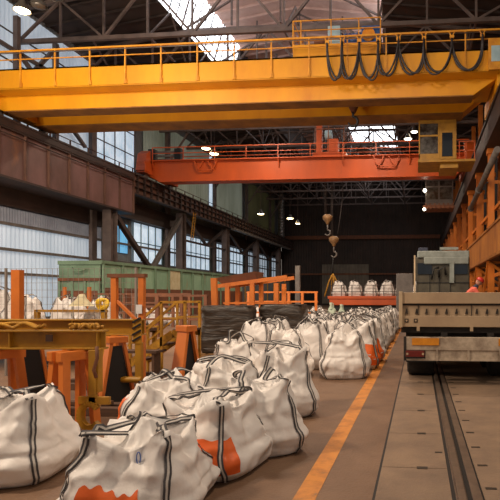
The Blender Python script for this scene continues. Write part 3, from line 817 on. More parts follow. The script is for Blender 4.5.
def ribbon(pts, nrm, w=0.055, th=0.006):
    m = MB(); N = len(pts); cols = (-0.5,-0.17,0.17,0.5); vs = []
    for i, p in enumerate(pts):
        t = (pts[min(i+1,N-1)]-pts[max(i-1,0)]).normalized()
        n = nrm[i]; sd = n.cross(t)
        if sd.length < 1e-6: sd = V((1,0,0))
        sd.normalize(); n2 = t.cross(sd)
        for c in cols: vs.append(p + sd*c*w + n2*th/2)
        for c in cols: vs.append(p + sd*c*w - n2*th/2)
    fs = []; ms = []
    for i in range(N-1):
        a, b = 8*i, 8*(i+1)
        for k in range(3):
            fs.append((a+k,a+k+1,b+k+1,b+k)); ms.append(1 if k == 1 else 0)
            fs.append((a+4+k,b+4+k,b+5+k,a+5+k)); ms.append(1 if k == 1 else 0)
        fs.append((a,b,b+4,a+4)); ms.append(0); fs.append((a+3,a+7,b+7,b+3)); ms.append(0)
    m.add(vs, fs, 0, True); m.m = ms
    return m
def bez(p0, p1, p2, p3, n):
    return [p0*(1-t)**3 + p1*3*t*(1-t)**2 + p2*3*t*t*(1-t) + p3*t**3 for t in [i/n for i in range(n+1)]]
def make_bag(label, group, loc, rz, w, h, seed, hi=True, patch=None, loops=None, bagmat='bag', strapmats=None, lift=0.08, peak=0.1, cords=(), taper=0.60):
    r_ = random.Random(seed+100)
    t = thing('bulk_bag', label, 'bulk bag', loc, rz, group)
    S = bag_surface(w, h, seed, lift, peak, taper=taper)
    (bag_mesh(S, 120, 48, 30) if hi else bag_mesh(S, 44, 18, 10)).build('sack', M[bagmat], t, local=True)
    sm = strapmats or [M['strap_dark'], M['strap_light']]
    cor = [R(45+90*k) + r_.uniform(-0.12,0.12) for k in range(4)]
    nn = 22 if hi else 9
    sw = 0.052 if hi else 0.07
    for k, th in enumerate(cor):
        pts = []; nr = []
        for i in range(nn+1):
            v = 0.03 + 0.95*i/nn
            tt = th + 0.06*math.sin(v*5+k)
            n = snorm(S, tt, v); n = V((n.x,n.y,n.z*0.6)).normalized()
            pts.append(S(tt,v)+n*0.012); nr.append(n)
        ribbon(pts, nr, sw).build('lifting_strap', sm, t, local=True)
    prs = loops or [(0,1),(2,3)]
    for pi, (a, b) in enumerate(prs):
        pa, pb = S(cor[a],0.97), S(cor[b],0.97)
        na, nb = snorm(S,cor[a],0.9), snorm(S,cor[b],0.9)
        ctr = V((0,0,h))
        def inward(p, f): return V((p.x*(1-f), p.y*(1-f), p.z))
        k1, k2 = r_.uniform(0.05,0.5), r_.uniform(0.05,0.5)
        mid = (pa+pb)/2
        W_ = [S(cor[a],0.9), pa + V((0,0,0.02)), inward(pa,k1) + V((r_.uniform(-.05,.05),r_.uniform(-.05,.05),r_.uniform(0.06,0.16)*h)),
              V((mid.x*r_.uniform(-0.3,0.9)+r_.uniform(-.10,.10), mid.y*r_.uniform(-0.3,0.9)+r_.uniform(-.10,.10), h+r_.uniform(0.10,0.36)*h)),
              inward(pb,k2) + V((r_.uniform(-.05,.05),r_.uniform(-.05,.05),r_.uniform(0.04,0.13)*h)), pb + V((0,0,0.02)), S(cor[b],0.9)]
        pts = []; per = 8 if hi else 3
        for q in range(1, len(W_)-2):
            a0, a1, a2, a3 = W_[q-1], W_[q], W_[q+1], W_[q+2]
            for u in range(per):
                f = u/per
                pts.append(0.5*((2*a1)+(a2-a0)*f+(2*a0-5*a1+4*a2-a3)*f*f+(3*a1-a0-3*a2+a3)*f**3))
        pts.append(W_[-2])
        nb_ = len(pts)-1
        tw = r_.uniform(-1.2,1.2); nr = []
        for i, p in enumerate(pts):
            q = i/nb_; wv = math.sin(math.pi*q)
            n = (na*(1-q)+nb*q)*(1-0.75*wv) + V((0.6*math.sin(tw+q*5+pi),0.6*math.cos(tw+q*4),0.8))*wv
            nr.append(n.normalized())
        # keep the loop above the sack
        for i, p in enumerate(pts):
            th = math.atan2(p.y, p.x); rad = math.hypot(p.x, p.y)/(w/2*0.66)
            zs = S(th, max(1.0, min(1.98, 2-rad)))
            if math.hypot(p.x,p.y) < w*0.36 and p.z < zs.z+0.02: p.z = zs.z+0.02
        ribbon(pts, nr, sw*1.12).build('lifting_loop', sm, t, local=True)
    if patch:
        th0, th1, v0, v1, wavy = patch
        m = MB(); nu, nv = (30, 20) if hi else (10, 8); vs = []; fs = []
        for j in range(nv+1):
            for i in range(nu+1):
                th = th0+(th1-th0)*i/nu
                vt = v1 + wavy*math.sin(i/nu*5.5+0.6) + wavy*0.5*math.sin(i*0.9)
                v = v0+(vt-v0)*j/nv
                n = snorm(S,th,v)
                vs.append(S(th,v)+n*0.006)
        for j in range(nv):
            for i in range(nu):
                a = j*(nu+1)+i; fs.append((a,a+1,a+nu+2,a+nu+1))
        m.add(vs,fs,0,True)
        m.build('orange_panel', M['bag_orange'], t, local=True)['label'] = 'orange printed panel'
    for (th, v, ln) in cords:
        p = S(th,v); n = snorm(S,th,v); u = V((0,0,1)); sd = n.cross(u).normalized()
        m = MB(); m.tube([p+n*0.015+sd*0.014*math.cos(a)+u*ln*math.sin(a) for a in [2*math.pi*i/16 for i in range(16)]],0.004,6,closed=True)
        m.build('tie_cord', M['tie_blue'], t, local=True)['label'] = 'blue tie cord'
    return t
D = R
make_bag('white bulk bag standing alone beside the orange trestle legs, with no orange panel', None, (-4.02,4.62,0), R(14), 1.0, 0.68, 11, loops=[(0,3),(1,2)], lift=0.08, peak=0.03, taper=0.60)
make_bag('white bulk bag with blue tie cord and an orange patch low on its front', None, (-2.30,4.00,0), R(8), 0.98, 0.57, 23, patch=(R(240),R(288),0.04,0.52,0.05), loops=[(1,2),(0,3),(0,2)], peak=0.10, cords=((R(286),0.88,0.045),), taper=0.66)
make_bag('white bulk bag with the biggest orange panel, right behind the blue-tie bag', None, (-2.08,4.98,0), R(-10), 0.92, 0.62, 31, patch=(R(258),R(326),0.14,0.64,0.02), loops=[(0,1),(2,3),(0,2)], peak=0.06, taper=0.70)
make_bag('white bulk bag with striped strap on its bulging side, behind the biggest orange panel', None, (-1.86,5.62,0), R(28), 0.92, 0.70, 47, loops=[(0,3),(1,2)], peak=0.08)
make_bag('white bulk bag with a small orange corner mark, before the lone orange stand', None, (-2.98,5.62,0), R(18), 0.95, 0.68, 53, patch=(R(196),R(212),0.55,0.85,0.03), loops=[(0,2),(1,3)], peak=0.12)
make_bag('white bulk bag half hidden between the lone orange stand and the striped-strap bag', None, (-2.66,6.72,0), R(40), 0.96, 0.72, 61, loops=[(0,1),(2,3),(1,3)], peak=0.12)
make_bag('white bulk bag with crumpled top and fat fold, past the striped-strap bag', None, (-2.12,7.32,0), R(32), 1.0, 0.80, 71, loops=[(0,3),(1,2)], peak=0.04, lift=0.14, taper=0.70)
make_bag('white bulk bag with upright loops in front of the black-wrapped bales', None, (-3.22,8.7,0), R(15), 0.90, 0.84, 83, loops=[(0,2),(1,3)], peak=0.14)
make_bag('white bulk bag at the front of the packed block, its base touching the yellow line', None, (-1.62,10.8,0), R(14), 0.96, 0.92, 97, loops=[(0,1),(2,3)], peak=0.2, taper=0.45)
make_bag('white bulk bag fronting the packed block, with an orange edge facing the bales', None, (-2.85,10.75,0), R(5), 0.98, 0.90, 103, patch=(R(180),R(215),0.35,0.62,0.02), loops=[(0,3),(1,2)], peak=0.1)
# packed block: a few kinds, copied
lab = 'white bulk bag with tangled grey loops inside the packed block beside the yellow line'
protos = [make_bag(lab, 'packed block of bulk bags', (0,0,0), 0, 1.02, 0.92, 200+7*i, hi=False, bagmat='bagfar', loops=[[(0,1),(2,3),(0,2)],[(0,3),(1,2),(1,3)],[(0,2),(1,3),(0,1)]][i % 3], peak=0.2, lift=0.16, taper=0.5) for i in range(5)]
used = [False]*5
def place(x, y, z, rz, label=None, group=None, which=None, s=1.0):
    i = rnd.randrange(5) if which is None else which
    o = protos[i]
    if used[i]: o = copy_tree(protos[i])
    used[i] = True
    o.location = (x,y,z); o.rotation_euler = (0,0,rz); o.scale = (s,s,s)
    if label: o['label'] = label
    if group: o['group'] = group
    return o
# two with orange ends along the line
make_bag('white bulk bag with an orange flank along the yellow line, second in the packed block', None, (-1.52,12.15,0), R(10), 1.0, 0.96, 131, hi=False, patch=(R(285),R(345),0.12,0.60,0.02), bagmat='bagfar', peak=0.14, lift=0.12)
make_bag('white bulk bag with an orange flank along the yellow line, third in the packed block', None, (-1.48,13.35,0), R(-5), 1.0, 0.96, 137, hi=False, patch=(R(270),R(340),0.10,0.66,0.02), bagmat='bagfar', peak=0.14, lift=0.12)
for j in range(11):
    y = 12.0 + 1.17*j
    for i in range(4):
        if i == 0 and j < 2: continue
        if i == 3 and j != 6: continue
        if i == 2 and j in (2, 3): continue
        if i >= 2 and j > 6: continue
        x = -1.55 - 1.12*i + rnd.uniform(-0.05,0.05)
        place(x, y + rnd.uniform(-0.05,0.05) + (0.25 if i % 2 else 0), 0, rnd.choice((0,math.pi/2,math.pi,-math.pi/2)) + rnd.uniform(-0.2,0.2))
for x, y in ((-1.55,25.2),(-1.5,26.5),(-2.7,25.4)):
    place(x, y, 0, rnd.uniform(0,3))
# two pale bags beyond the packed block
for x, w in ((-5.02,0.60),(-4.42,0.52)):
    lb = 'pale green tall bag with tied neck beyond the packed block, %s of the two' % ('bigger' if w > 0.55 else 'smaller')
    t = thing('bulk_bag', lb, 'bulk bag', (x,28.4,0), 0, None)
    S = bag_surface(w, 1.0 if w > 0.55 else 0.9, int(x*10)+500, 0.02, 0.3, taper=0.5)
    bag_mesh(S, 36, 14, 10).build('sack', M['bag_green'], t, local=True)
    m = MB(); m.lathe((0,0,1.02 if w > 0.55 else 0.92),[(0.16,0),(0.09,0.12),(0.07,0.22),(0.11,0.34),(0.02,0.36)],14); m.build('neck', M['bag_green'], t, local=True)

# ------------------------------------------------------------------ yellow lifting beams on trestles
def lifting_beam(label, p0, p1, h, b, arms, loc):
    t = thing('lifting_spreader', label, 'lifting beam', loc)
    m = MB(); m.ibeam(p0, p1, b, h, 0.022, 0.02); m.build('beam', M['beam_yellow'], t, bevel=0.004)
    p0 = V(p0); p1 = V(p1); d = (p1-p0).normalized()
    for q in (0.25, 0.5, 0.75, 0.985):
        c = p0 + (p1-p0)*q
        m = MB(); m.beam(c - V((0,0,h/2-0.02)), c + V((0,0,h/2-0.02)), b*0.9, 0.014, up=(1,0,0)); m.build('stiffener', M['beam_yellow'], t)
    return t
# front beam, X -8.5 .. -4.1
A0, A1 = (-9.0,5.86,1.175), (-4.12,6.27,1.175)
t = lifting_beam('yellow I-beam lifting spreader nearer the bags, with a C-shaped claw at its end', A0, A1, 0.25, 0.16, None, (-6,6.1,1.05))
m = MB(); m.box((-4.80,6.125,1.20),(0.09,0.012,0.09),rot=Matrix.Rotation(math.atan2(0.41,4.88),3,'Z')); m.build('web_hole', M['hole'], t)
c0 = V((-4.20,6.13,0))
arm = MB(); arm.beam(c0+V((0,0,0.36)), c0+V((0,0,1.05)), 0.10, 0.05, up=(0,1,0)); arm.beam(c0+V((0.06,0.04,0.5)), c0+V((0.06,0.04,1.06)), 0.03, 0.10, up=(0,1,0)); arm.box(c0+V((0.02,0,0.40)),(0.42,0.05,0.10))
a = arm.build('hanging_arm', M['beam_yellow'], t, bevel=0.006)
m = MB()
ring = []
for k in range(19):
    q = R(40 + 285*k/18); ring.append(V((-4.24+0.135*math.cos(q), 6.13, 0.20+0.155*math.sin(q))))
for p, q in zip(ring[:-1], ring[1:]): m.beam(p, q, 0.07, 0.075, up=(0,1,0))
m.build('claw', M['beam_yellow'], a)
m = MB(); m.tube([(-4.13,6.1,1.1),(-4.11,6.08,0.95),(-4.15,6.07,0.8),(-4.12,6.08,0.7)],0.022,8); m.build('chain', M['rust'], a)
# rear beam
B0, B1 = (-9.0,7.42,1.24), (-4.48,7.84,1.24)
t = lifting_beam('yellow I-beam lifting spreader behind, ending in a black-striped end plate', B0, B1, 0.26, 0.17, None, (-6.5,7.6,1.1))
m = MB(); m.bx(-4.60,-4.46,7.70,7.73,0.98,1.38); pl = m.build('end_plate', M['beam_yellow'], t)
m = MB()
for k in range(4): m.beam((-4.60,7.69,1.02+0.1*k),(-4.46,7.69,1.10+0.1*k),0.03,0.012,up=(0,1,0))
tag(m.build('hazard_stripe', M['black'], pl))
m = MB(); m.beam((-4.52,7.75,0.33),(-4.52,7.75,1.0),0.10,0.08,up=(0,1,0)); m.cyl((-4.78,7.7,0.40),(-4.45,7.7,0.40),0.05,12); m.build('hanging_arm', M['beam_yellow'], t, bevel=0.005)
# slings lying on the beams
def sling(label, pts, z, r, seed, wob=0.05):
    r_ = random.Random(seed); m = MB()
    for s_ in range(4):
        P = []
        n = 26
        for i in range(n+1):
            q = i/n; k = q*(len(pts)-1); a = min(int(k), len(pts)-2); f = k-a
            x = pts[a][0]+(pts[a+1][0]-pts[a][0])*f; y = pts[a][1]+(pts[a+1][1]-pts[a][1])*f
            P.append((x+0.03*math.sin(q*9+s_), y+0.035*math.cos(q*7+s_*1.7), z + r + wob*abs(math.sin(q*(7+s_)+s_*2))))
        m.tube(P, r, 7)
    tag(m.build('sling', M['sling_yellow'], base=(pts[0][0],pts[0][1],z)), label, 'sling')
sling('heap of yellow rope slings draped along the front lifting beam', [(-6.4,6.08),(-5.9,6.12),(-5.3,6.17),(-4.95,6.2)], 1.30, 0.022, 3, 0.07)
sling('small tangle of yellow sling lying near the front beam end', [(-4.6,6.22),(-4.45,6.23),(-4.3,6.24),(-4.18,6.25)], 1.30, 0.018, 5, 0.06)
# trestles
def trestle(label, loc, rz, H, spread, wtop, legw, depth=0.7, black=False, cap=0.12, one=False):
    t = thing('trestle', label, 'trestle', loc, rz, None)
    mt = M['trestle']
    for sx in (-1, 1):
        for sy in (-1, 1):
            m = MB(); m.beam((sx*spread, sy*depth/2*1.25, 0.0), (sx*wtop, sy*depth/2, H-cap*0.6), legw, 0.10, up=(0,1,0), w1=legw*1.15); m.build('leg', mt, t, local=True, bevel=0.006)
    m = MB()
    for sx in (-1, 1):
        m.box((sx*wtop,0,H-cap/2),(legw*1.25,depth+0.16,cap))
    m.box((0,-depth/2,H-cap*0.9),(wtop*2,0.06,0.08)); m.box((0,depth/2,H-cap*0.9),(wtop*2,0.06,0.08))
    m.build('top_cap', mt, t, local=True, bevel=0.006)
    m = MB(); m.box((0,-depth/2*1.15,0.3),(spread*1.7,0.05,0.07)); m.box((0,depth/2*1.15,0.3),(spread*1.7,0.05,0.07)); m.build('cross_bar', mt, t, local=True)
    return t
def plate_stand(label, loc, rz, H, wt, wb, dt, db):
    # wide tapered front plate, two side flanges and a dark open flank
    t = thing('trestle', label, 'trestle', loc, rz, None)
    m = MB()
    m.add([(-wb/2,-db/2,0),(wb/2,-db/2,0),(wb/2,-db/2+0.05,0),(-wb/2,-db/2+0.05,0),(-wt/2,-dt/2,H-0.1),(wt/2,-dt/2,H-0.1),(wt/2,-dt/2+0.05,H-0.1),(-wt/2,-dt/2+0.05,H-0.1)],[(0,3,2,1),(4,5,6,7),(0,1,5,4),(1,2,6,5),(2,3,7,6),(3,0,4,7)])
    m.build('front_leg', M['trestle'], t, local=True, bevel=0.005)
    m = MB()
    m.add([(-wb/2,db/2-0.05,0),(wb/2,db/2-0.05,0),(wb/2,db/2,0),(-wb/2,db/2,0),(-wt/2,dt/2-0.05,H-0.1),(wt/2,dt/2-0.05,H-0.1),(wt/2,dt/2,H-0.1),(-wt/2,dt/2,H-0.1)],[(0,3,2,1),(4,5,6,7),(0,1,5,4),(1,2,6,5),(2,3,7,6),(3,0,4,7)])
    m.build('rear_leg', M['trestle'], t, local=True, bevel=0.005)
    m = MB(); m.box((0,0,H-0.05),(wt+0.05,dt+0.05,0.10)); m.build('top_cap', M['trestle'], t, local=True, bevel=0.008)
    m = MB(); m.prism([(-db/2+0.05,0.03),(db/2-0.05,0.03),(dt/2-0.05,H-0.15),(-dt/2+0.05,H-0.15)],wt/2*0.5,wt/2*0.6,axis='x'); m.build('shade_panel', M['black'], t, local=True)  # black panel stands in for the shade between the legs
    return t
trestle('orange splay-leg trestle under the front lifting beam, next to the C-shaped claw', (-4.50,6.16,0), R(-20), 1.04, 0.16, 0.09, 0.085, depth=0.34)
trestle('orange splay-leg trestle under the front lifting beam, behind the lone bag', (-5.62,6.08,0), R(-28), 1.04, 0.20, 0.08, 0.085, depth=0.62)
plate_stand('orange plate stand with dark shaded flank under the rear beam end', (-4.86,7.66,0), R(-38), 1.10, 0.20, 0.28, 0.24, 0.58)
plate_stand('orange plate stand under the rear beam, seen through the front trestles', (-6.25,7.55,0), R(-30), 1.10, 0.22, 0.16, 0.30, 0.60)
plate_stand('lone orange plate stand with nothing on it, before the black-wrapped bale', (-4.0,8.32,0), R(-30), 1.24, 0.27, 0.36, 0.16, 0.52)
for i, (x, y, l, rz, w) in enumerate(((-5.3,8.9,3.2,4,'behind the plate stand with dark shaded flank'),(-5.6,6.9,2.6,3,'between the two lifting beams'),(-5.0,9.8,3.0,6,'lying farthest from the trestles'))):
    m = MB(); m.box((0,0,0.06),(l,0.14,0.12)); m.box((0.1,0.3,0.06),(l*0.9,0.14,0.12)); m.box((0,0.14,0.15),(l*0.8,0.12,0.06))
    o = m.build('floor_timber', M['wood'], bevel=0.008); o.location = (x,y,0); o.rotation_euler[2] = R(rz)
    tag(o, 'brown timbers on the floor %s' % w, 'timber')

# ------------------------------------------------------------------ posts, portal, fences, stairs behind the beams
def post(label, x, y, H, w, tilt=0.0, base=0.0, group=None):
    m = MB(); m.beam((x,y,base),(x+tilt,y,H),w,w*0.7,up=(0,1,0)); m.box((x,y,base+0.015),(w*2,w*2,0.03))
    tag(m.build('steel_post', M['trestle'], base=(x,y,base)), label, 'post', group)
post('thick orange post standing in front of the wire mesh fence', -7.36, 8.6, 2.23, 0.165)
post('thin orange post before the green bin, next to the yellow hose', -10.6, 14.15, 2.02, 0.09)
post('thin orange post before the green bin, next to the portal frame', -9.85, 14.2, 2.02, 0.09)
post('leaning orange post behind the black-wrapped bale', -6.2, 14.9, 2.3, 0.17, -0.08)
t = thing('portal_frame', 'orange portal frame of two posts with a white paper notice', 'frame', (-5.55,9.15,0))
for x in (-5.83,-5.28):
    m = MB(); m.beam((x,9.15,0),(x,9.15,2.12),0.11,0.09,up=(0,1,0)); m.build('post', M['trestle'], t, bevel=0.006)
m = MB(); m.beam((-5.95,9.15,2.14),(-5.2,9.15,2.14),0.12,0.07); m.build('top_bar', M['rust'], t)
m = MB(); m.beam((-5.78,9.15,1.65),(-5.3,9.15,1.2),0.05,0.06,up=(0,1,0)); m.build('brace', M['trestle'], t)
m = MB(); m.box((-5.30,9.08,1.50),(0.12,0.01,0.17)); m.build('notice', M['sign'], t)['label'] = 'white paper notice'
t = thing('mesh_fence', 'fine wire mesh fence on thin posts in front of the green bin', 'fence', (-10,10.2,0))
m = MB()
x = -12.0
while x < -6.0: m.beam((x,10.2,0.9),(x,10.2,2.35),0.006,0.006,up=(0,1,0)); x += 0.12
for k in range(10): m.beam((-12,10.2,0.95+0.155*k),(-6.0,10.2,0.95+0.155*k),0.006,0.006)
tag(m.build('wire_mesh', M['mesh_wire'], t), kind='stuff')
for x in (-12,-9,-6.02):
    m = MB(); m.beam((x,10.2,0),(x,10.2,2.36),0.04,0.04,up=(0,1,0)); m.build('post', M['mesh_wire'], t)
# storage platform with bags, yellow rails
t = thing('storage_rack', 'low yellow steel rack behind the mesh fence holding dusty bags', 'rack', (-10.5,12.6,0))
m = MB(); m.bx(-13.2,-7.4,11.4,13.6,0.78,0.86); m.build('deck', M['wood'], t)
m = MB(); m.bx(-13.2,-7.4,11.3,11.4,0.72,0.9); m.bx(-9.2,-7.4,11.3,11.36,1.36,1.42); m.bx(-13.2,-7.4,13.6,13.7,0.72,0.9); m.build('rail', M['sling_yellow'], t)
for x in (-13,-11.2,-9.2,-7.5):
    m = MB(); m.bx(x-0.05,x+0.05,11.3,11.4,0,1.42 if x > -10 else 0.8); m.build('leg', M['sling_yellow'], t)
    m = MB(); m.bx(x-0.05,x+0.05,13.6,13.7,0,0.8); m.build('leg', M['sling_yellow'], t)
lab2 = 'dusty white bag slumped on the yellow rack behind the mesh fence'
for i, (x, y, s) in enumerate(((-12.5,12.2,0.85),(-11.3,12.6,0.95),(-10.2,12.1,0.8),(-9.2,12.5,0.75),(-8.2,12.4,0.72))):
    place(x, y, 0.862, rnd.uniform(0,3), lab2, 'bags on the yellow rack', which=i, s=s)
m = MB(); m.lathe((-8.35,11.75,1.55),[(0.30,-0.05),(0.23,0.0),(0.11,0.14),(0.07,0.24),(0.01,0.25)],24)
tag(m.build('conical_cover', M['cream'], base=(-8.35,11.75,1.5)), 'pale cone-shaped cover on top of the rack bags', 'cover')
m = MB()
for k in range(3): m.tube([(-7.75+0.10*math.cos(a)+0.03*k, 11.62+0.03*math.sin(a*2), 1.70+0.12*math.sin(a)-0.16) for a in [2*math.pi*i/18 for i in range(18)]],0.045,7,closed=True)
tag(m.build('hose_coil', M['hose'], base=(-7.8,11.6,1.42)), 'bright yellow hose coil hung at the rack before the green bin', 'hose')
# yellow stairs
t = thing('step_platform', 'yellow steel stair with slanting handrails between portal frame and black bale', 'stair', (-5.6,10.6,0))
for y in (10.2,10.9):
    m = MB(); m.beam((-6.15,y,0.3),(-5.2,y,0.95),0.05,0.16,up=(0,0,1)); m.beam((-5.2,y,0.95),(-4.9,y,0.95),0.05,0.16); m.build('stringer', M['sling_yellow'], t)
    m = MB(); m.beam((-6.2,y,1.0),(-5.45,y,1.62),0.05,0.05); m.beam((-6.2,y,0.68),(-5.45,y,1.28),0.035,0.035); m.beam((-5.45,y,1.62),(-4.9,y,1.62),0.05,0.05); m.beam((-5.45,y,1.28),(-4.9,y,1.28),0.035,0.035); m.build('handrail', M['sling_yellow'], t)
    for x, z0, z1 in ((-6.15,0,1.04),(-5.45,0,1.62),(-4.93,0,1.62)):
        m = MB(); m.beam((x,y,z0),(x,y,z1),0.05,0.05,up=(0,1,0)); m.build('post', M['sling_yellow'], t)
for k in range(4):
    m = MB(); m.box((-6.05+0.24*k,10.55,0.36+0.17*k),(0.24,0.66,0.04)); m.build('tread', M['wood'], t)
m = MB(); m.bx(-5.2,-4.9,10.2,10.9,1.0,1.04); m.build('landing', M['wood'], t)
m = MB(); m.box((-5.7,9.75,0.62),(0.9,0.3,0.05)); m.bx(-6.1,-6.05,9.62,9.88,0,0.6); m.bx(-5.35,-5.3,9.62,9.88,0,0.6)
tag(m.build('bench', M['wood'], base=(-5.7,9.75,0)), 'plain brown plank bench in front of the yellow stair', 'bench')

# black wrapped bales on pallets
def bale(label, x, y, rz, w, d, h, seed):
    p = thing('pallet', 'wooden pallet under %s' % label[1], 'pallet', (x,y,0), rz)
    for yy in (-d/2+0.06,0,d/2-0.06):
        m = MB(); m.box((0,yy,0.05),(w*0.95,0.1,0.1)); m.build('runner', M['pallet'], p, local=True)
    m = MB()
    for k in range(7): m.box((-w*0.42+w*0.14*k,0,0.115),(w*0.11,d,0.025))
    m.build('deck', M['pallet'], p, local=True)
    t = thing('wrapped_bale', label[0], 'bale', (x,y,0.13), rz)
    m = MB(); nu, nv = 96, 44; vs = []; fs = []
    off = V((seed*3.1, seed*1.7, 0))
    for j in range(nv+1):
        v = j/nv; z = h*v
        for k in range(nu):
            th = 2*math.pi*k/nu; c, s = math.cos(th), math.sin(th); n = 6
            e = 1/((abs(c)**n+abs(s)**n)**(1/n))
            sc = 1.0 - 0.05*math.exp(-v*14) - 0.07*math.exp(-(1-v)*14)
            q = V((c*2,s*2,z*7))+off
            dd = 0.022*noise.noise(q) + 0.012*noise.noise(V((c*5,s*5,z*22))+off) + 0.05*noise.noise(V((c*1.3,s*1.3,z*1.6))+off)
            vs.append(((w/2*sc+dd)*e*c, (d/2*sc+dd)*e*s, z))
    for j in range(nv):
        for k in range(nu):
            l = (k+1) % nu; fs.append((j*nu+k,j*nu+l,(j+1)*nu+l,(j+1)*nu+k))
    fs.append(list(range(nu))[::-1]); fs.append([nv*nu+k for k in range(nu)])
    m.add(vs,fs,0,True); m.build('load', M['wrap'], t, local=True)
    m = MB(); m.box((0,0,h+0.012),(w*0.9,d*0.9,0.02)); m.build('top_sheet', M['wrap'], t, local=True)
bale(('black stretch-wrapped bale on a pallet behind the lone orange stand','the bale behind the lone orange stand'), -5.55, 14.3, R(12), 1.5, 1.2, 1.32, 1)
bale(('black stretch-wrapped bale on a pallet beside the packed white bags','the bale beside the packed white bags'), -4.22, 15.4, R(3), 1.42, 1.2, 1.34, 2)
m = MB(); m.bx(-3.5,-3.42,14.6,14.66,0,0.32)
tag(m.build('marker_post', M['trestle'], base=(-3.46,14.63,0)), 'short orange marker post at the corner of the second bale pallet', 'post')

# orange canopy frame and barriers
t = thing('orange_frame', 'orange open frame with a rusty tilted trough on top, behind the bales', 'frame', (-5.8,17.4,0))
m = MB()
m.add([(-7.25,17.2,2.38),(-5.75,17.2,2.62),(-5.75,18.2,2.62),(-7.25,18.2,2.38),(-6.9,17.3,2.12),(-5.75,17.3,2.3),(-5.75,18.1,2.3),(-6.9,18.1,2.12)],[(0,1,2,3),(4,7,6,5),(0,4,5,1),(1,5,6,2),(2,6,7,3),(3,7,4,0)])
m.build('trough', M['rust'], t)
m = MB()
for y in (17.2,18.2): m.beam((-7.1,y,2.1),(-4.6,y,2.42),0.1,0.13); m.beam((-6.9,y,1.5),(-4.7,y,1.5),0.06,0.06)
m.build('rail', M['trestle'], t)
for x in (-6.75,-5.85,-4.98):
    for y in (17.2,18.2):
        m = MB(); m.beam((x,y,0),(x,y,2.2),0.15,0.12,up=(0,1,0)); m.build('post', M['trestle'], t)
def barrier(label, x0, x1, y, H, n, loc, mt='trestle'):
    t = thing('barrier_fence', label, 'barrier', (x0,y,0))
    for k in range(n):
        x = x0+(x1-x0)*k/(n-1)
        m = MB(); m.beam((x,y,0),(x,y,H),0.14,0.12,up=(0,1,0)); m.build('post', M[mt], t)
    m = MB()
    for f in (0.98,0.72,0.42): m.beam((x0-0.1,y,H*f),(x1+0.1,y,H*f),0.08,0.09)
    m.build('rail', M[mt], t)
barrier('orange post-and-rail barrier between the rusty trough frame and the pale green bags', -9.4, -5.6, 27.0, 2.0, 6, None)
barrier('rusty post-and-rail barrier in the gap behind the yellow stair', -12.2, -9.0, 20.5, 1.8, 4, None, 'rust')
barrier('long rusty barrier along the foot of the green bin', -19.5, -12.8, 27.0, 1.9, 8, None, 'rust')
m = MB(); m.beam((-5.8,30,0),(-5.8,30,3.6),0.28,0.28,up=(0,1,0)); m.box((-5.8,30,0.04),(0.5,0.5,0.08))
o = m.build('concrete_post', M['steel_grey'], base=(-7.6,36,0)); tag(o, 'tall grey post rising behind the orange barrier', 'post')
m.v and None
o.location = (-9.15,36,0)
# stacked goods behind barriers
lab3 = 'white bag on the floor behind the orange barrier, seen through its rails'
for k, (x, y) in enumerate(((-9.3,29.3),(-8.2,29.0),(-7.0,29.4),(-6.0,29.2),(-15.6,28.9),(-16.9,29.2),(-14.4,29.0))):
    place(x, y, 0, rnd.choice((0,math.pi/2,math.pi)), lab3, 'bags behind the barriers', s=1.0)

# flat wagon with bags
t = thing('flat_wagon', 'orange flat wagon standing across the hall behind the packed bags', 'wagon', (-3.2,35,0))
m = MB(); m.bx(-6.2,2.2,34.4,36.6,1.12,1.68); m.bx(-6.3,2.3,34.3,34.4,1.55,1.75); m.build('deck', M['crane_orange'], t, bevel=0.02)
m = MB(); m.bx(-5.9,2.0,34.7,36.3,0.7,1.12); m.build('underframe', M['black'], t)
for x in (-5.2,-3.9,-0.4,0.9):
    m = MB(); m.cyl((x,34.6,0.45),(x,34.8,0.45),0.45,20); m.cyl((x,36.2,0.45),(x,36.4,0.45),0.45,20); m.build('wheel', M['black'], t)
m = MB()
for z in (2.05,2.5): m.beam((-6.1,34.45,z),(2.1,34.45,z),0.04,0.04)
m.build('rail', M['girder_dark'], t)
for k in range(12):
    m = MB(); x = -6.1+0.74*k; m.beam((x,34.45,1.7),(x,34.45,2.52),0.05,0.05,up=(0,1,0)); m.build('stanchion', M['girder_dark'], t)
for k in range(7):
    place(-5.6+1.12*k, 35.3, 1.682, rnd.choice((0,math.pi/2,math.pi)), 'white bag loaded in a row on the orange flat wagon', 'bags on the wagon', s=0.98)

# ------------------------------------------------------------------ truck
t = thing('truck', 'flatbed truck seen from behind with beige tailgate and amber reflectors', 'truck', (0.95,10,0))
XL, XR = -0.37, 2.21
tb = M['truck_bed']
m = MB(); m.bx(XL+0.03,XR-0.03,9.95,10.05,1.16,1.80); m.bx(XL,XR,9.90,10.05,1.60,1.82); m.bx(XL,XR,9.91,9.95,1.14,1.36)
g = m.build('tailgate', tb, t, bevel=0.008)
m = MB(); m.bx(XL-0.02,XL+0.05,9.86,10.07,1.13,1.84); m.build('corner_post', M['truck_edge'], g, bevel=0.006)
m = MB(); m.bx(XR-0.05,XR+0.02,9.86,10.07,1.13,1.84); m.build('corner_post', M['truck_edge'], g, bevel=0.006)
m = MB(); m.bx(XL+0.04,XR-0.04,9.93,9.952,1.565,1.598); m.build('seam', M['gap'], g)
x = XL+0.13
while x < XR-0.05:
    m = MB(); m.prism([(x-0.028,1.40),(x+0.028,1.40),(x+0.014,1.50),(x-0.006,1.50)],9.915,9.952); m.build('hook_slot', M['chassis'], g); x += 0.196
for x in (XL+0.13,XL+0.31):
    m = MB(); m.box((x,9.905,1.265),(0.075,0.012,0.075)); m.box((x,9.897,1.265),(0.035,0.01,0.035),1); m.build('latch_plate', [M['chassis'], tb], g)
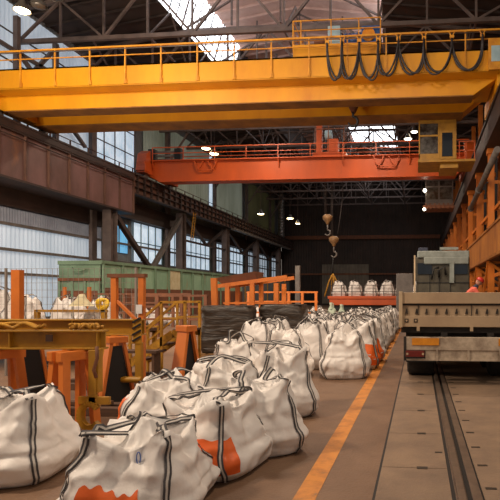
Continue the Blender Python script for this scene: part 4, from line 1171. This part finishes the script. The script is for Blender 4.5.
for x in (XL+0.36,XL+1.40,XL+2.3):
    m = MB(); m.bx(x-0.03,x+0.03,9.90,9.93,1.06,1.15); m.build('hinge', tb, g)
    m = MB(); m.bx(x-0.006,x+0.006,9.925,9.952,1.36,1.6); m.build('panel_joint', M['gap'], g)
m = MB(); m.bx(XL+0.02,XR-0.02,10.0,23.0,1.02,1.14); m.build('bed', M['chassis'], t)
for x in (XL,XR-0.05):
    m = MB(); m.bx(x,x+0.05,10.06,22.5,1.14,1.72); m.build('side_board', tb, t)
m = MB()
for x in (0.5,1.4): m.bx(x-0.06,x+0.06,9.9,23.5,0.72,1.02)
for y in (10.2,13,16,19): m.bx(0.1,1.8,y,y+0.1,0.75,1.02)
m.build('chassis', M['chassis'], t)
m = MB(); m.bx(XL+0.08,XR-0.08,9.72,9.82,0.70,0.955); b = m.build('light_board', M['truck_white'], t, bevel=0.008)
for x in (-0.13,1.52):
    m = MB(); m.bx(x,x+0.52,9.70,9.722,0.80,0.935); m.build('reflector', M['reflector'], b)['label'] = 'amber reflective plate'
m = MB(); m.bx(XL+0.08,XL+0.13,9.71,9.82,0.5,0.96); m.bx(XR-0.13,XR-0.08,9.71,9.82,0.5,0.96); m.build('board_edge', M['chassis'], b)
for x in (XL+0.12,XR-0.48):
    m = MB(); m.bx(x,x+0.36,9.66,9.72,0.575,0.695); l = m.build('tail_light', M['tail_red'], b, bevel=0.01)
    for dx in (0.03,0.33):
        m = MB(); m.cyl((x+dx,9.645,0.635),(x+dx,9.66,0.635),0.022,14); m.build('lamp_dot', M['truck_edge'], l)
m = MB(); m.bx(XL+0.12,XR-0.12,9.72,9.8,0.50,0.53); m.bx(XL+0.5,XR-0.5,9.74,9.80,0.53,0.70)
for x in (0.35,0.95,1.55): m.bx(x-0.02,x+0.02,9.70,9.76,0.5,0.72)
m.build('underride_bar', M['truck_white'], t)
for y in (11.2,12.5,21.8):
    for x in ((XL+0.12,XL+0.70),(XR-0.70,XR-0.12)):
        m = MB(); m.tube([(x[0],y,0.5),(x[0]+0.05,y,0.5),(x[1]-0.05,y,0.5),(x[1],y,0.5)],[0.42,0.5,0.5,0.42],28); w = m.build('wheel', M['rubber'], t)
        m = MB(); m.cyl((x[0]-0.01,y,0.5),(x[1]+0.01,y,0.5),0.22,16); m.build('hub', M['steel_grey'], w)
m = MB(); m.bx(XL+0.1,XL+0.7,10.65,10.7,0.35,1.0); m.bx(XR-0.7,XR-0.1,10.65,10.7,0.35,1.0); m.build('mud_flap', M['rubber'], t)
# cab, seen over the tailgate
CX0, CX1 = -0.12, 2.32
m = MB(); m.bx(CX0,CX1,23.1,25.2,0.9,3.55); cb = m.build('cab', M['truck_cab'], t, bevel=0.06)
m = MB(); m.bx(CX0+0.05,CX1-0.02,23.0,25.2,3.50,3.82); m.bx(CX0+0.35,CX1-0.05,22.98,23.12,3.2,3.55); m.build('roof_panel', M['cab_light'], cb, bevel=0.05)
for xa, xb in ((CX0+0.06,CX0+0.72),(CX1-0.72,CX1-0.1)):
    m = MB(); m.bx(xa,xb,23.04,23.1,2.75,3.26); m.build('rear_window', M['glass_dark'], cb)
m = MB()
for x in (CX0+0.62,CX0+1.05,CX0+1.55): m.bx(x-0.012,x+0.012,23.06,23.1,1.2,2.9)
m.bx(CX0,CX1,23.06,23.1,2.35,2.38); m.build('panel_seam', M['black'], cb)
m = MB(); m.bx(CX0+1.52,CX0+1.72,22.95,23.1,2.35,3.35); m.build('air_duct', M['cab_light'], cb)
m = MB(); m.tube([(CX0+1.05,22.95,2.6),(CX0+1.0,22.9,2.9),(CX0+1.3,22.9,3.1),(CX0+1.35,22.95,2.7)],0.05,8); m.tube([(CX0+0.7,22.95,2.5),(CX0+0.8,22.9,3.0),(CX0+1.05,22.9,3.05)],0.045,8); m.build('air_hose', M['black'], cb)
m = MB(); m.bx(CX0+0.1,CX0+0.55,23.3,23.9,3.55,4.0); m.build('roof_box', M['trousers'], cb, bevel=0.04)
m = MB(); m.bx(CX0+1.1,CX0+1.95,23.4,23.55,3.9,4.02); m.build('roof_sign', M['cab_light'], cb)
m = MB(); m.bx(CX0-0.1,CX0-0.03,22.8,22.9,1.14,3.6); m.build('stake', M['truck_edge'], t)
m = MB(); m.bx(-1.5,-0.45,30,30.6,1.5,3.2) if False else m.bx(-1.35,-0.35,30,30.8,0.0,3.1)
tag(m.build('electrical_cabinet', M['steel_grey'], base=(-0.85,30.4,0), bevel=0.03), 'grey upright cabinet standing beside the truck cab', 'cabinet')

# ------------------------------------------------------------------ worker bending on the truck bed
def skin_obj(name, joints, edges, mt, parent, root=0, lv=2):
    me = bpy.data.meshes.new(name)
    me.from_pydata([j[0] for j in joints], edges, [])
    o = bpy.data.objects.new(name, me); COL.objects.link(o); o.parent = parent
    me.materials.append(mt)
    o.modifiers.new('skin', 'SKIN'); 
    for i, j in enumerate(joints):
        r = j[1]; me.skin_vertices[0].data[i].radius = (r, r) if not isinstance(r, tuple) else r
    me.skin_vertices[0].data[root].use_root = True
    s = o.modifiers.new('sub', 'SUBSURF'); s.levels = lv; s.render_levels = lv
    for p in me.polygons: p.use_smooth = True
    return o
t = thing('person', 'person in coral jacket and red helmet crouching on the truck bed', 'person', (1.55,15.7,1.14))
J = [((-0.12,0,0.42),0.15), ((0.0,0,0.58),0.15), ((0.14,0,0.76),0.16), ((0.22,0,0.90),0.075), ((0.27,-0.01,0.98),0.07),
     ((-0.10,-0.11,0.38),0.10), ((0.22,-0.15,0.44),0.085), ((0.14,-0.15,0.10),0.06), ((0.10,-0.15,0.05),0.05), ((0.27,-0.17,0.04),0.04),
     ((-0.10,0.11,0.38),0.10), ((0.20,0.15,0.42),0.085), ((0.02,0.16,0.08),0.06), ((-0.02,0.16,0.05),0.05), ((0.15,0.17,0.04),0.04),
     ((0.16,-0.19,0.80),0.07), ((0.30,-0.24,0.60),0.052), ((0.46,-0.18,0.46),0.038),
     ((0.16,0.19,0.80),0.07), ((0.32,0.24,0.62),0.052), ((0.48,0.16,0.48),0.038)]
Ed = [(0,1),(1,2),(2,3),(3,4),(0,5),(5,6),(6,7),(7,8),(8,9),(0,10),(10,11),(11,12),(12,13),(13,14),(2,15),(15,16),(16,17),(2,18),(18,19),(19,20)]
body = skin_obj('body', J, Ed, M['trousers'], t)
JJ = [((-0.13,0,0.46),0.165), ((0.0,0,0.60),0.165), ((0.14,0,0.775),0.175), ((0.19,0,0.86),0.10), ((0.15,-0.20,0.80),0.085), ((0.30,-0.24,0.60),0.066), ((0.44,-0.19,0.475),0.05), ((0.15,0.20,0.80),0.085), ((0.32,0.24,0.62),0.066), ((0.46,0.17,0.49),0.05)]
skin_obj('jacket', JJ, [(0,1),(1,2),(2,3),(2,4),(4,5),(5,6),(2,7),(7,8),(8,9)], M['coral'], t)
m = MB(); hc = V((0.31,-0.01,1.05))
vs = []; fs = []; nu, nv = 24, 16
for j in range(nv+1):
    ph = math.pi*j/nv
    for k in range(nu):
        th = 2*math.pi*k/nu
        x, y, z = 0.098*math.sin(ph)*math.cos(th), 0.078*math.sin(ph)*math.sin(th), 0.118*math.cos(ph)
        if x > 0.06 and abs(y) < 0.02 and -0.05 < z < 0.02: x += 0.022
        vs.append(hc + Matrix.Rotation(R(30),3,'Y') @ V((x,y,z)))
for j in range(nv):
    for k in range(nu): l = (k+1)%nu; fs.append((j*nu+k,j*nu+l,(j+1)*nu+l,(j+1)*nu+k))
m.add([p for p in vs], fs, 0, True)
for s_ in (-1,1):
    m.box(hc + V((0.01,s_*0.08,-0.01)),(0.04,0.02,0.06))
hd = m.build('head', M['skin'], t, local=True)
m = MB(); m.lathe((0,0,0),[(0.15,-0.005),(0.118,0.01),(0.115,0.05),(0.085,0.10),(0.02,0.125),(0.001,0.126)],24); 
rot = Matrix.Rotation(R(30),3,'Y'); m.v = [hc + rot @ (p + V((0.005,0,0.035))) for p in m.v]
m.build('helmet', M['helmet'], t, local=True)
for s_ in (-1,1):
    m = MB(); m.box(hc+rot @ V((0.092,s_*0.033,0.012)),(0.012,0.022,0.012)); m.build('eye', M['black'], hd, local=True)
# gloved hands with fingers
for (wx, wy, wz) in ((0.46,-0.18,0.46),(0.48,0.16,0.48)):
    m = MB(); b0 = V((wx,wy,wz)); dr = V((0.8,0.1,-0.55)).normalized(); sd = V((0,1,0))
    m.beam(b0, b0+dr*0.09, 0.075, 0.032, up=(0,0,1))
    for k in range(4):
        s0 = b0+dr*0.085+sd*(-0.03+0.02*k); L = (0.055,0.068,0.064,0.05)[k]
        m.tube([s0, s0+dr*L*0.5+V((0,0,-0.004)), s0+dr*L*0.85+V((0,0,-0.022))],[0.010,0.009,0.007],7)
    m.tube([b0+dr*0.02+sd*0.035, b0+dr*0.05+sd*0.06, b0+dr*0.085+sd*0.06],[0.012,0.011,0.008],7)
    m.build('work_glove', M['black'], t, local=True)

# ------------------------------------------------------------------ light and camera
w = bpy.data.worlds.new('world'); scene.world = w; w.use_nodes = True
bg = w.node_tree.nodes['Background']; bg.inputs['Color'].default_value = (1.0,0.86,0.74,1); bg.inputs['Strength'].default_value = 0.30
def area(name, loc, size, power, col, tgt=None, sy=None):
    l = bpy.data.lights.new(name, 'AREA'); l.energy = power; l.color = col; l.size = size
    if sy: l.shape = 'RECTANGLE'; l.size_y = sy
    o = bpy.data.objects.new(name, l); COL.objects.link(o); o.location = loc
    d = (V(tgt)-V(loc)) if tgt else V((0,0,-1))
    o.rotation_euler = d.to_track_quat('-Z','Y').to_euler()
    return o
for (x, y, z, tx, ty, tz, p) in ((-9,3,9,-7,9,0,950),(-9,10,15,-10,30,9,700),(-2,10,15,-3,30,9,600),(-17,14,14,-18,34,6,1500),(-3,16,12.0,-3,18,0,600),(-10,18,12.0,-11,22,0,700),(3,5,13,1,11,0,600)):
    area('hall_light', (x,y,z), 1.2, p, (1.0,0.81,0.62), (tx,ty,tz))  # unseen lamps, several added and aimed to brighten cranes, bin and truck
for (x, y, z, tx, ty, tz, p) in ((-23,15,6.0,-12,30,13,700),(-20,12,2.5,-9,30.5,12.9,700)):
    area('crane_fill', (x,y,z), 0.8, p, (1.0,0.86,0.68), (tx,ty,tz))  # unseen fill lights added to brighten the crane girders
for (x, y) in ((-14,38),(-4,38),(-12,55),(-2,56)):
    area('hall_light', (x,y,17.5), 1.2, 900, (1.0,0.80,0.6))
cam = bpy.data.cameras.new('camera'); co_ = bpy.data.objects.new('camera', cam); COL.objects.link(co_)
cam.sensor_width = 36; cam.lens = 36; cam.shift_x = -0.25; cam.shift_y = 0.092
cam.clip_end = 300; cam.clip_start = 0.05
co_.location = (0,0,1.75); co_.rotation_euler = (R(90),0,R(5))
scene.camera = co_
vs_ = scene.view_settings
vs_.view_transform = 'Standard'; vs_.look = 'None'; vs_.exposure = -0.1; vs_.gamma = 1.0; vs_.use_curve_mapping = False
scene.cycles.max_bounces = 6; scene.cycles.diffuse_bounces = 3
